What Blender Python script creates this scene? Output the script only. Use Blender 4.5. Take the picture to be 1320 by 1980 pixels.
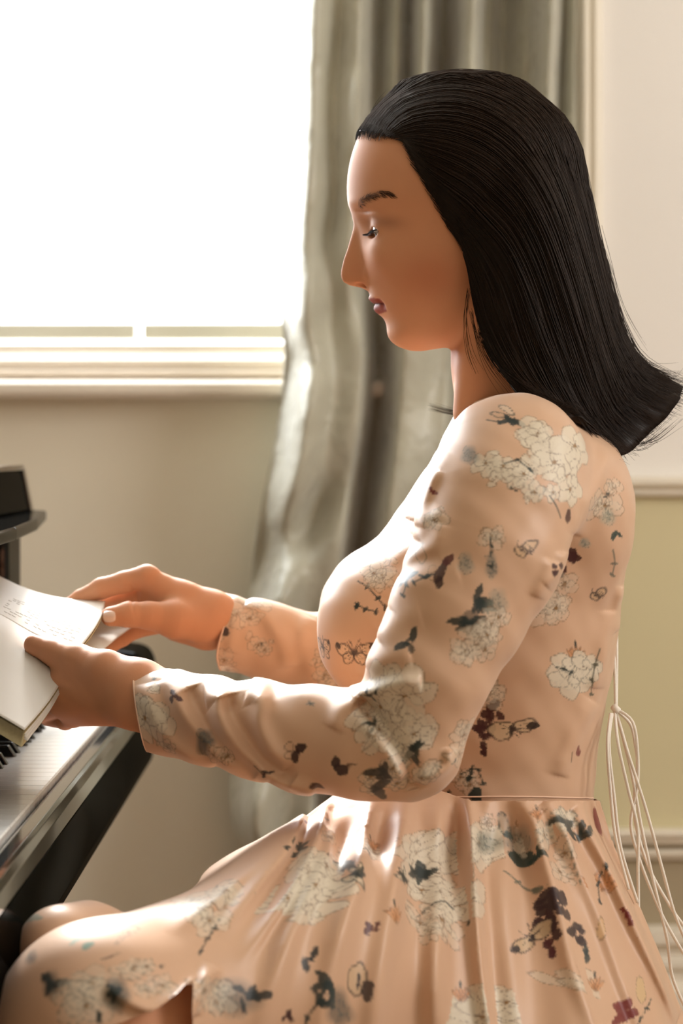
import bpy, math, random
import numpy as np
from mathutils import Vector
from mathutils.bvhtree import BVHTree

random.seed(7); rng = np.random.default_rng(7)
SC = bpy.context.scene
COL = SC.collection
for o in list(bpy.data.objects): bpy.data.objects.remove(o)

# ------------------------------------------------------------------ camera, world, lights, exposure
CAM_Y, CAM_Z, FPX = -1.8, 1.003, 4140.0
cam_d = bpy.data.cameras.new('camera'); cam = bpy.data.objects.new('camera', cam_d); COL.objects.link(cam)
cam.location = (0, CAM_Y, CAM_Z); cam.rotation_euler = (math.pi/2, 0, 0)
cam_d.sensor_fit = 'VERTICAL'; cam_d.sensor_height = 36; cam_d.lens = FPX/1980*36
cam_d.shift_y = -120/1980
cam_d.dof.use_dof = True; cam_d.dof.focus_distance = 1.72; cam_d.dof.aperture_fstop = 5.6
cam_d.clip_start = 0.05
SC.camera = cam
SC.view_settings.view_transform = 'Standard'; SC.view_settings.look = 'None'
SC.view_settings.gamma = 1; SC.view_settings.use_curve_mapping = False
SC.view_settings.exposure = -0.55

w = bpy.data.worlds.new('world'); SC.world = w; w.use_nodes = True
bg = w.node_tree.nodes['Background']; bg.inputs[0].default_value = (0.93, 0.96, 1.0, 1); bg.inputs[1].default_value = 5.0

def area(name, loc, target, sx, sy, power, color, spread=180):
    l = bpy.data.lights.new(name, 'AREA'); l.shape = 'RECTANGLE'; l.size = sx; l.size_y = sy
    l.energy = power; l.color = color; l.spread = math.radians(spread)
    o = bpy.data.objects.new(name, l); COL.objects.link(o); o.location = loc
    d = Vector(target)-Vector(loc); o.rotation_euler = d.to_track_quat('-Z', 'Y').to_euler()
    return o
# daylight through the window beside the piano
area('window_daylight', (-0.85, 1.40, 1.85), (-0.85, -0.2, 1.84), 1.70, 1.40, 140, (0.92, 0.96, 1.0))
# added soft fill behind the camera, not a window; then a side window at right
area('room_fill', (0.9, -2.95, 1.75), (0.2, 0.3, 1.1), 2.0, 1.5, 13, (1.0, 0.90, 0.76))
area('side_window_daylight', (2.3, -0.5, 1.9), (0.2, 1.0, 1.2), 1.3, 1.3, 82, (1.0, 0.96, 0.92))

sun_d = bpy.data.lights.new('sun', 'SUN'); sun_d.energy = 14.0; sun_d.angle = math.radians(9); sun_d.color = (1.0, .96, .90)
sun = bpy.data.objects.new('sun', sun_d); COL.objects.link(sun); sun.location = (-2, 4, 4)
sun.rotation_euler = (Vector((0, 0, 0))-Vector((-.18, 1.0, .60))).to_track_quat('-Z', 'Y').to_euler()

def W(px, py, y):
    """world point seen at photo pixel (px, py) when it stands at depth y"""
    s = (y-CAM_Y)/FPX
    return ((px-660)*s, y, CAM_Z-(py-870)*s)

# ------------------------------------------------------------------ materials
def s2l(c):
    return tuple(((v/255)/12.92 if v/255 <= 0.04045 else ((v/255+0.055)/1.055)**2.4) for v in c)
def mat(name, rgb, rough=0.5, spec=0.5, metal=0.0, coat=0.0, sheen=0.0, sss=0.0, sss_r=(1, .35, .2),
        noise=None, bump=None, attr=None, trans=0.0, emis=None):
    m = bpy.data.materials.new(name); m.use_nodes = True
    nt = m.node_tree; b = nt.nodes['Principled BSDF']
    c = s2l(rgb)+(1,)
    b.inputs['Base Color'].default_value = c
    b.inputs['Roughness'].default_value = rough; b.inputs['Specular IOR Level'].default_value = spec
    b.inputs['Metallic'].default_value = metal; b.inputs['Coat Weight'].default_value = coat
    b.inputs['Coat Roughness'].default_value = 0.05
    b.inputs['Sheen Weight'].default_value = sheen
    if sss:
        b.inputs['Subsurface Weight'].default_value = sss
        b.inputs['Subsurface Radius'].default_value = sss_r
        b.inputs['Subsurface Scale'].default_value = 0.008
    tc = nt.nodes.new('ShaderNodeTexCoord')
    src = None
    if attr:
        a = nt.nodes.new('ShaderNodeAttribute'); a.attribute_name = attr; src = a.outputs['Color']
    if noise:
        sc, lo, hi = noise
        n = nt.nodes.new('ShaderNodeTexNoise'); n.inputs['Scale'].default_value = sc; n.inputs['Detail'].default_value = 5
        nt.links.new(tc.outputs['Object'], n.inputs['Vector'])
        mr = nt.nodes.new('ShaderNodeMapRange'); mr.inputs['To Min'].default_value = lo; mr.inputs['To Max'].default_value = hi
        nt.links.new(n.outputs['Fac'], mr.inputs['Value'])
        mx = nt.nodes.new('ShaderNodeMix'); mx.data_type = 'RGBA'; mx.blend_type = 'MULTIPLY'; mx.inputs['Factor'].default_value = 1
        if src: nt.links.new(src, mx.inputs['A'])
        else: mx.inputs['A'].default_value = c
        nt.links.new(mr.outputs['Result'], mx.inputs['B'])
        src = mx.outputs['Result']
    if src: nt.links.new(src, b.inputs['Base Color'])
    if bump:
        sc, st, dist = bump
        n = nt.nodes.new('ShaderNodeTexNoise'); n.inputs['Scale'].default_value = sc; n.inputs['Detail'].default_value = 4
        nt.links.new(tc.outputs['Object'], n.inputs['Vector'])
        bp = nt.nodes.new('ShaderNodeBump'); bp.inputs['Strength'].default_value = st; bp.inputs['Distance'].default_value = dist
        nt.links.new(n.outputs['Fac'], bp.inputs['Height']); nt.links.new(bp.outputs['Normal'], b.inputs['Normal'])
    if trans:
        tr = nt.nodes.new('ShaderNodeBsdfTranslucent')
        if src: nt.links.new(src, tr.inputs['Color'])
        else: tr.inputs['Color'].default_value = c
        mixs = nt.nodes.new('ShaderNodeMixShader'); mixs.inputs[0].default_value = trans
        out = nt.nodes['Material Output']
        nt.links.new(b.outputs[0], mixs.inputs[1]); nt.links.new(tr.outputs[0], mixs.inputs[2])
        nt.links.new(mixs.outputs[0], out.inputs['Surface'])
    return m
M = {}
M['wall'] = mat('wall_paint', (230, 223, 206), .85, .2, noise=(6, .97, 1.03), bump=(220, .15, .001))
M['wall_lit'] = mat('lit_wall_paint', (240, 236, 230), .8, .25, noise=(4, .98, 1.02), bump=(220, .12, .001))  # light falling on the upper wall put into the colour
M['wall_dim'] = mat('dim_wall_paint', (214, 204, 166), .85, .2, noise=(5, .97, 1.03), bump=(220, .15, .001))  # dimmer light below the rail mixed into this tone
M['wall_shade'] = mat('shaded_wall_paint', (172, 158, 132), .85, .2, noise=(5, .97, 1.03))  # shade low on the wall put into the colour
M['trim'] = mat('white_trim_paint', (236, 228, 212), .45, .4, noise=(9, .97, 1.02))
M['sill'] = mat('window_trim_paint', (228, 218, 204), .4, .4, noise=(9, .97, 1.02))
M['sash'] = mat('grey_sash_paint', (176, 174, 160), .5, .4, noise=(9, .97, 1.02))
M['floor'] = mat('oak_floor', (150, 120, 88), .35, .5, noise=(3, .8, 1.1))
M['ceiling'] = mat('ceiling_paint', (215, 208, 195), .9, .2, noise=(3, .98, 1.01))
M['piano'] = mat('black_lacquer', (6, 6, 5), .3, .0, noise=(2, .8, 1.2))
M['slip'] = mat('keyslip_lacquer', (14, 13, 12), .10, .9, coat=1., noise=(2, .9, 1.1))
M['lacquer'] = mat('polished_lacquer', (8, 8, 7), .2, 0, coat=.45, noise=(2, .9, 1.1))
M['white_key'] = mat('ivory_key', (236, 236, 232), .18, .55, coat=.4, noise=(30, .98, 1.0))
M['black_key'] = mat('ebony_key', (14, 13, 12), .22, .6, coat=.3, noise=(30, .8, 1.2))
M['paper'] = mat('page_paper', (240, 236, 228), .7, .3, noise=(60, .97, 1.0), trans=.12)
M['edge'] = mat('page_edges', (205, 192, 150), .8, .2, noise=(400, .75, 1.08))
M['skin'] = mat('skin', (214, 160, 128), .6, .2, sss=.08, attr='print', noise=(60, .96, 1.04), bump=(900, .12, .0006))
M['dress'] = mat('printed_satin', (236, 200, 172), .42, .45, sheen=.25, attr='print', noise=(14, .97, 1.03), bump=(1400, .1, .0004), trans=.10)
M['skirt'] = mat('printed_skirt_satin', (236, 200, 172), .42, .45, sheen=.25, attr='print', noise=(14, .97, 1.03), bump=(1400, .1, .0004), trans=.12)
M['hair'] = mat('dark_brown_hair', (34, 21, 12), .42, .2, noise=(90, .6, 1.4))
M['lash'] = mat('lash_hair', (24, 15, 10), .5, .3, noise=(90, .8, 1.2))
M['brow'] = mat('brow_hair', (62, 40, 26), .6, .3, noise=(90, .8, 1.2))
M['nail'] = mat('pale_nail', (232, 205, 188), .25, .6, coat=.4, noise=(90, .97, 1.0))
M['cord'] = mat('white_cord', (240, 232, 220), .8, .2, noise=(700, .85, 1.05))
M['curtain'] = None
M['bench'] = mat('bench_leather', (25, 20, 18), .4, .5, noise=(20, .8, 1.2))

def glass_mat():
    m = bpy.data.materials.new('window_glass'); m.use_nodes = True; nt = m.node_tree
    for n in list(nt.nodes):
        if n.type != 'OUTPUT_MATERIAL': nt.nodes.remove(n)
    t = nt.nodes.new('ShaderNodeBsdfTransparent'); g = nt.nodes.new('ShaderNodeBsdfGlossy'); g.inputs['Roughness'].default_value = .02
    mx = nt.nodes.new('ShaderNodeMixShader'); mx.inputs[0].default_value = .05
    nt.links.new(t.outputs[0], mx.inputs[1]); nt.links.new(g.outputs[0], mx.inputs[2])
    nt.links.new(mx.outputs[0], nt.nodes['Material Output'].inputs['Surface'])
    return m
M['glass'] = glass_mat()
M['piano'].node_tree.nodes['Principled BSDF'].inputs['IOR'].default_value = 1.5; M['piano'].node_tree.nodes['Principled BSDF'].inputs['Coat Weight'].default_value = .12
def curtain_mat():
    m = mat('silk_curtain', (184, 182, 164), .38, .6, sheen=.5, noise=(9, .7, 1.25), bump=(30, .8, .008), trans=.06)
    nt = m.node_tree; b = nt.nodes['Principled BSDF']
    # slubby damask weave: stretch the bump field vertically and let a second noise break the gloss
    tc = nt.nodes.new('ShaderNodeTexCoord'); mp = nt.nodes.new('ShaderNodeMapping'); mp.inputs['Scale'].default_value = (26, 26, 13)
    n = nt.nodes.new('ShaderNodeTexNoise'); n.inputs['Scale'].default_value = 1.0; n.inputs['Detail'].default_value = 6
    mr = nt.nodes.new('ShaderNodeMapRange'); mr.inputs['From Min'].default_value = .35; mr.inputs['From Max'].default_value = .65
    mr.inputs['To Min'].default_value = .26; mr.inputs['To Max'].default_value = .6
    nt.links.new(tc.outputs['Object'], mp.inputs[0]); nt.links.new(mp.outputs[0], n.inputs['Vector'])
    nt.links.new(n.outputs['Fac'], mr.inputs['Value']); nt.links.new(mr.outputs[0], b.inputs['Roughness'])
    return m
M['curtain'] = curtain_mat()

# ------------------------------------------------------------------ mesh helpers
def link(name, me, m, parent=None, smooth=True):
    if m: me.materials.append(m)
    o = bpy.data.objects.new(name, me); COL.objects.link(o)
    if parent: o.parent = parent
    if smooth: me.polygons.foreach_set('use_smooth', np.ones(len(me.polygons), bool))
    return o
def np_mesh(name, V, Q, k=4):
    V = np.asarray(V, np.float32); Q = np.asarray(Q, np.int32)
    me = bpy.data.meshes.new(name); n = len(Q)
    me.vertices.add(len(V)); me.vertices.foreach_set('co', V.ravel())
    me.loops.add(n*k); me.loops.foreach_set('vertex_index', Q.ravel())
    me.polygons.add(n); me.polygons.foreach_set('loop_start', np.arange(0, n*k, k, dtype=np.int32))
    me.update(calc_edges=True); me.validate()
    return me
def set_col(me, C):
    a = me.color_attributes.new('print', 'FLOAT_COLOR', 'POINT')
    C4 = np.ones((len(C), 4), np.float32); C4[:, :3] = C
    a.data.foreach_set('color', C4.ravel())
def tag(o, label=None, cat=None, group=None, kind=None):
    if label: o['label'] = label
    if cat: o['category'] = cat
    if group: o['group'] = group
    if kind: o['kind'] = kind
    return o
class MB:
    def __init__(s): s.v = []; s.f = []
    def box(s, x0, x1, y0, y1, z0, z1):
        n = len(s.v)
        s.v += [(x0,y0,z0),(x1,y0,z0),(x1,y1,z0),(x0,y1,z0),(x0,y0,z1),(x1,y0,z1),(x1,y1,z1),(x0,y1,z1)]
        s.f += [tuple(n+i for i in q) for q in ((0,3,2,1),(4,5,6,7),(0,1,5,4),(1,2,6,5),(2,3,7,6),(3,0,4,7))]
        return s
    def prism(s, prof, a0, a1, axis):
        """closed 2-D profile extruded along an axis ('x': profile in (y,z), 'y': in (x,z), 'z': in (x,y))"""
        n = len(s.v); k = len(prof)
        for a in (a0, a1):
            for p, q in prof:
                s.v.append({'x': (a, p, q), 'y': (p, a, q), 'z': (p, q, a)}[axis])
        for i in range(k):
            j = (i+1) % k; s.f.append((n+i, n+j, n+k+j, n+k+i))
        s.f.append(tuple(range(n+k-1, n-1, -1))); s.f.append(tuple(range(n+k, n+2*k)))
        return s
    def tube(s, pts, r, k=6, r1=None):
        P = np.array(pts, float); n = len(s.v); m = len(P)
        for i in range(m):
            t = P[min(i+1, m-1)]-P[max(i-1, 0)]; t /= np.linalg.norm(t)+1e-9
            a = np.cross(t, (0.13, 1, 0.07)); a /= np.linalg.norm(a)+1e-9; b = np.cross(t, a)
            rr = r if r1 is None else r+(r1-r)*i/(m-1)
            for j in range(k):
                th = 2*math.pi*j/k; s.v.append(tuple(P[i]+rr*(math.cos(th)*a+math.sin(th)*b)))
        for i in range(m-1):
            for j in range(k):
                j2 = (j+1) % k
                s.f.append((n+i*k+j, n+i*k+j2, n+(i+1)*k+j2, n+(i+1)*k+j))
        s.f.append(tuple(n+j for j in range(k-1, -1, -1))); s.f.append(tuple(n+(m-1)*k+j for j in range(k)))
        return s
    def build(s, name, m, parent=None, bevel=0, smooth=False, seg=2):
        me = bpy.data.meshes.new(name); me.from_pydata(s.v, [], s.f); me.update()
        import bmesh
        bm = bmesh.new(); bm.from_mesh(me); bmesh.ops.recalc_face_normals(bm, faces=bm.faces)
        if bevel: bmesh.ops.bevel(bm, geom=list(bm.edges), offset=bevel, segments=seg, profile=.5, affect='EDGES', clamp_overlap=True)
        bm.to_mesh(me); bm.free()
        return link(name, me, m, parent, smooth)
def empty(name, loc):
    o = bpy.data.objects.new(name, None); COL.objects.link(o); o.location = loc; return o
def keep(o, parent):
    """parent without moving a mesh already built in world coordinates"""
    o.parent = parent; o.matrix_parent_inverse = parent.matrix_world.inverted() if parent.type != 'EMPTY' else \
        __import__('mathutils').Matrix.Translation(-Vector(parent.location))
    return o
def catmull(P, n):
    P = np.array(P, float); m = len(P)
    t = np.linspace(0, m-1-1e-9, n); i = np.floor(t).astype(int); u = (t-i)[:, None]
    g = lambda j: P[np.clip(j, 0, m-1)]
    p0, p1, p2, p3 = g(i-1), g(i), g(i+1), g(i+2)
    return .5*((2*p1)+(-p0+p2)*u+(2*p0-5*p1+4*p2-p3)*u**2+(-p0+3*p1-3*p2+p3)*u**3)

# ------------------------------------------------------------------ the room
XL, XR, YB, YF, ZC = -2.6, 2.4, -3.1, 1.2, 2.75
WX0, WX1, WZ0, WZ1 = -1.75, 0.02, 1.150, 2.68       # window opening in the back wall
def struct(name, mb, m, bevel=0):
    return tag(mb.build(name, m, bevel=bevel), kind='structure')
PX = 0.335                                         # where the panelled part of the back wall begins
struct('floor', MB().box(XL, XR, YB, YF+.15, -.05, 0), M['floor'])
struct('ceiling', MB().box(XL, XR, YB, YF+.15, ZC, ZC+.05), M['ceiling'])
struct('wall_back', MB().box(XL, WX0, YF, YF+.15, 0, ZC).box(WX0, WX1, YF, YF+.15, 0, WZ0).box(WX0, WX1, YF, YF+.15, WZ1, ZC)
       .box(WX1, PX, YF, YF+.15, 0, ZC), M['wall'])
struct('wall_back_upper', MB().box(PX, XR, YF, YF+.15, .945, ZC), M['wall_lit'])
struct('wall_back_middle', MB().box(PX, XR, YF, YF+.15, .455, .945), M['wall_dim'])
struct('wall_back_lower', MB().box(PX, XR, YF, YF+.15, 0, .455), M['wall_shade'])
struct('wall_left', MB().box(XL-.1, XL, YB, YF+.15, 0, ZC), M['wall_shade'])
struct('wall_right', MB().box(XR, XR+.1, YB, YF+.15, 0, ZC), M['wall_lit'])
struct('wall_front', MB().box(XL, XR, YB-.1, YB, 0, ZC), M['wall_shade'])
def rail(name, z0, z1, d, x0=PX, x1=XR, m='trim'):
    h = z1-z0
    prof = [(YF, z0), (YF-d*.45, z0), (YF-d*.6, z0+h*.2), (YF-d*.55, z0+h*.35), (YF-d, z0+h*.6), (YF-d, z0+h*.92), (YF-d*.8, z1), (YF, z1)]
    return struct(name, MB().prism(prof, x0, x1, 'x'), M[m], .0012)
rail('trim_1', .938, .966, .028)
rail('trim_2', .452, .474, .022); rail('trim_3', .430, .444, .016)
b = MB()
b.prism([(YF, 0), (YF-.03, 0), (YF-.03, .25), (YF-.012, .262), (YF-.012, .275), (YF-.022, .282), (YF-.022, .292), (YF-.010, .298), (YF-.010, .310), (YF-.026, .316), (YF-.026, .334), (YF, .338)], PX, XR, 'x')
struct('baseboard_back', b, M['trim'], .001)
struct('baseboard_left', MB().box(XL, PX-.001, YF-.02, YF, 0, .14), M['trim'], .004)
# vertical panel moulding above the rail
mv = MB()
prof = [(PX-.005, YF), (PX-.005, YF-.018), (PX+.003, YF-.026), (PX+.008, YF-.014), (PX+.014, YF-.012), (PX+.018, YF-.02), (PX+.026, YF-.016), (PX+.030, YF-.004), (PX+.030, YF)]
mv.prism(prof, .966, ZC, 'z')
struct('trim_4', mv, M['trim'], .001)
# window: sashes, glass, sill mouldings
def sxz(px, py, y): p = W(px, py, y); return p[0], p[2]
win = tag(MB().box(WX0, WX1, YF+.02, YF+.06, 1.137, 1.152).box(WX0, WX0+.04, YF+.02, YF+.06, 1.152, WZ1).box(WX1-.02, WX1, YF+.02, YF+.06, 1.152, WZ1).box(WX0, WX1, YF+.02, YF+.06, WZ1-.03, WZ1)
          .build('window_1', M['sill'], bevel=.002), kind='structure')
gx = -.288
for x0, x1 in ((WX0+.045, gx-.006), (gx+.006, WX1-.024)):
    s = MB().box(x0, x1, YF+.05, YF+.075, 1.161, 1.183)
    s.build('sash_rail', M['sash'], win, bevel=.002)
    MB().box(x0, x1, YF+.06, YF+.064, 1.179, WZ1-.03).build('pane', M['glass'], win)
p = MB().prism([(YF+.02, 1.110), (YF-.012, 1.110), (YF-.02, 1.118), (YF-.02, 1.128), (YF-.004, 1.138), (YF+.0, 1.148), (YF+.02, 1.150)], WX0-.06, WX1+.05, 'x')
p.build('sill_moulding', M['sill'], win, bevel=.0015)
p = MB().prism([(YF, 1.073), (YF-.05, 1.075), (YF-.056, 1.082), (YF-.056, 1.094), (YF-.05, 1.099), (YF-.022, 1.100), (YF-.018, 1.104), (YF-.03, 1.108), (YF-.03, 1.113), (YF, 1.116)], WX0-.08, WX1+.07, 'x')
p.build('window_sill', M['sill'], win, bevel=.0015)
MB().box(WX1-.0, WX1+.05, YF-.015, YF, 1.11, WZ1+.05).build('window_casing', M['sill'], win, bevel=.003)

# ------------------------------------------------------------------ curtain: a folded cloth sheet
def curtain():
    yc = 1.06
    sc = (yc-CAM_Y)/FPX
    # (py, left px, right px)
    rows = [(-650, 574, 1112), (-250, 572, 1113), (0, 570, 1113), (200, 568, 1112), (380, 563, 1110), (500, 552, 1108), (620, 545, 1105), (700, 549, 1100), (850, 531, 1090), (960, 508, 1085),
            (1050, 492, 1080), (1150, 481, 1070), (1300, 458, 1060), (1500, 445, 1050), (1600, 453, 1040), (1700, 490, 1040), (1900, 560, 1050), (2220, 600, 1060)]
    R = catmull(rows, 300)
    NU = 520; u = np.linspace(0, 1, NU)
    # folds: (u centre at the top, u centre at the bottom, width, depth towards the room)
    V = np.zeros((300, NU, 3))
    def fold(cp, u_):
        """smooth cross-section of the hanging cloth through (u, depth) crests and hollows"""
        cp = np.array(cp); k = np.clip(np.searchsorted(cp[:, 0], u_)-1, 0, len(cp)-2); t = np.clip((u_-cp[k, 0])/(cp[k+1, 0]-cp[k, 0]), 0, 1)
        t = t*t*(3-2*t); return cp[k, 1]*(1-t)+cp[k+1, 1]*t
    TOPF = [(0, -.02), (.08, -.075), (.16, -.045), (.23, -.085), (.306, .05), (.365, -.02), (.41, .05), (.46, -.06), (.54, .06), (.626, -.09), (.69, .0), (.76, .06), (.84, .01), (.90, -.085), (.965, 0), (1, -.03)]
    LOWF = [(0, -.02), (.10, -.09), (.18, -.06), (.265, -.075), (.335, .09), (.42, -.085), (.56, -.06), (.66, .04), (.76, -.07), (.88, .03), (1, -.03)]
    for i, (py, l, r) in enumerate(R):
        f = np.clip((py-150)/900, 0, 1)
        v_ = np.clip((py-380)/300, 0, 1); v_ = v_*v_*(3-2*v_)
        y = (1-v_)*fold(TOPF, u+.012*math.sin(py/260))+v_*fold(LOWF, u+.01*math.sin(py/210))
        # slack, creased cloth on the left flank
        y -= .020*f*np.exp(-((u-.13)/.10)**2)*np.sin(py/62+9*u) + .010*f*np.sin(py/31+22*u)*np.exp(-((u-.15)/.14)**2)
        y -= .006*np.sin(py/47+15*u)
        px = l+(r-l)*u
        V[i, :, 0] = (px-660)*sc; V[i, :, 1] = yc+.03+y; V[i, :, 2] = CAM_Z-(py-870)*sc
    V[..., 1] = np.minimum(V[..., 1], YF-.012)
    V[..., 2] = np.maximum(V[..., 2], .02)
    idx = np.arange(300*NU).reshape(300, NU)
    Q = np.stack([idx[:-1, :-1], idx[1:, :-1], idx[1:, 1:], idx[:-1, 1:]], -1).reshape(-1, 4)
    o = link('curtain', np_mesh('curtain', V.reshape(-1, 3), Q), M['curtain'])
    s = o.modifiers.new('thick', 'SOLIDIFY'); s.thickness = .003; s.offset = 0
    tag(o, 'long sage-grey silk curtain hanging in deep folds beside the bright window', 'curtain')
    return o
curtain()

# ------------------------------------------------------------------ piano
KZ, KX = 0.73, -0.240       # key tops, key fronts
def piano():
    root = empty('piano', (-.5, 0, 0))
    tag(root, 'glossy black piano with white and black keys, at the left in front of the woman', 'piano')
    P = lambda o: keep(o, root)
    y0, y1 = -.62, .60
    # case: key bed, slip, cheeks, body
    P(MB().prism([(-.75, .632), (-.232, .632), (-.2225, .640), (-.2205, .65), (-.2205, .702), (-.235, .702), (-.235, .70), (-.75, .70)], y0-.115, y1+.115, 'y').build('key_bed', M['piano'], bevel=.002, smooth=False))
    P(MB().prism([(-.2385, .702), (-.2385, .7235), (-.236, .7245), (-.2265, .7245), (-.2235, .7215), (-.2215, .7155), (-.2205, .702)], y0, y1, 'y').build('key_slip', M['slip'], bevel=.0006))
    for a, b_ in ((y1, y1+.115), (y0-.115, y0)):
        prof = [(-.42, .70), (-.2195, .70), (-.2175, .715), (-.2175, .752), (-.2195, .762), (-.2250, .7715), (-.234, .776), (-.25, .778), (-.42, .778)]
        P(MB().prism(prof, a, b_, 'y').build('cheek_block', M['piano'], bevel=.0035))
        P(MB().box(-.75, -.405, a, b_, 0, .965).build('side_panel', M['piano'], bevel=.004))
    P(MB().box(-.72, -.43, y0, y1, .02, .632).build('lower_panel', M['piano'], bevel=.003))
    P(MB().box(-.75, -.43, y0, y1, .632, .965).build('upper_panel', M['piano'], bevel=.003))
    P(MB().prism([(-.43, .73), (-.398, .73), (-.404, .80), (-.43, .83)], y0, y1, 'y').build('fallboard', M['piano'], bevel=.002))
    P(MB().box(-.77, -.425, y0-.115, y1+.115, .965, .978).build('lid', M['piano'], bevel=.004))
    # music desk: small upright panel on a bowed ledge, with its end posts
    top = [(-.372, .60), (-.345, .648), (-.3385, .640)] 
    ledge = [(-.43, .645), (-.346, .645), (-.334, .625), (-.302, .33), (-.288, .1), (-.284, -.1), (-.29, -.35), (-.31, -.6), (-.34, -.65), (-.43, -.65)]
    P(MB().prism(ledge, .9225, .9345, 'z').build('music_ledge', M['lacquer'], bevel=.003, seg=3))
    cap = P(MB().prism([(-.3575, .9795), (-.3545, .9805), (-.3570, .9865), (-.373, .9865), (-.373, .984)], -.60, .601, 'y').build('desk_trim', M['slip'], bevel=.001))
    P(MB().prism([(-.352, .9345), (-.345, .9345), (-.3545, .982), (-.3615, .982)], .586, .603, 'y').build('desk_trim', M['slip'], bevel=.001))
    P(MB().prism([(-.362, .9345), (-.347, .9345), (-.356, .979), (-.360, .984), (-.372, .984)], -.60, .600, 'y').build('music_desk', M['piano'], bevel=.003))
    P(MB().box(-.405, -.358, .50, .595, .775, .9225).build('desk_post', M['lacquer'], bevel=.008, seg=3))
    P(MB().box(-.405, -.358, -.595, -.50, .775, .9225).build('desk_post', M['piano'], bevel=.008, seg=3))
    # keys
    pitch = (y1-y0)/52
    wk = MB().prism([(-.395, KZ-.018), (KX, KZ-.018), (KX, KZ-.0012), (KX-.0012, KZ), (-.395, KZ)], 0, pitch-.0011, 'y').build('white_key', M['white_key'])
    wk.data.name = 'white_key'
    P(wk); wk.location.y = y0+.0005
    bw = .0095
    bk = MB()
    x0, x1 = -.393, KX-.047
    n = [(x0, 0, KZ-.004), (x1, 0, KZ-.004), (x1, bw, KZ-.004), (x0, bw, KZ-.004), (x0, .0012, KZ+.011), (x1-.009, .0012, KZ+.010), (x1-.009, bw-.0012, KZ+.010), (x0, bw-.0012, KZ+.011)]
    bk.v = n; bk.f = [(0,3,2,1),(4,5,6,7),(0,1,5,4),(1,2,6,5),(2,3,7,6),(3,0,4,7)]
    bk = bk.build('black_key', M['black_key'], bevel=.0009)
    P(bk)
    first = True
    for i in range(52):
        if i:
            c = wk.copy(); COL.objects.link(c); c.location.y = y0+.0005+i*pitch
        if i and (i % 7) in (1, 3, 4, 6, 0) and i < 52:
            if first: bk.location.y = y0+i*pitch-bw/2; first = False
            else:
                c = bk.copy(); COL.objects.link(c); c.location.y = y0+i*pitch-bw/2
    return root
piano()

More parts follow.
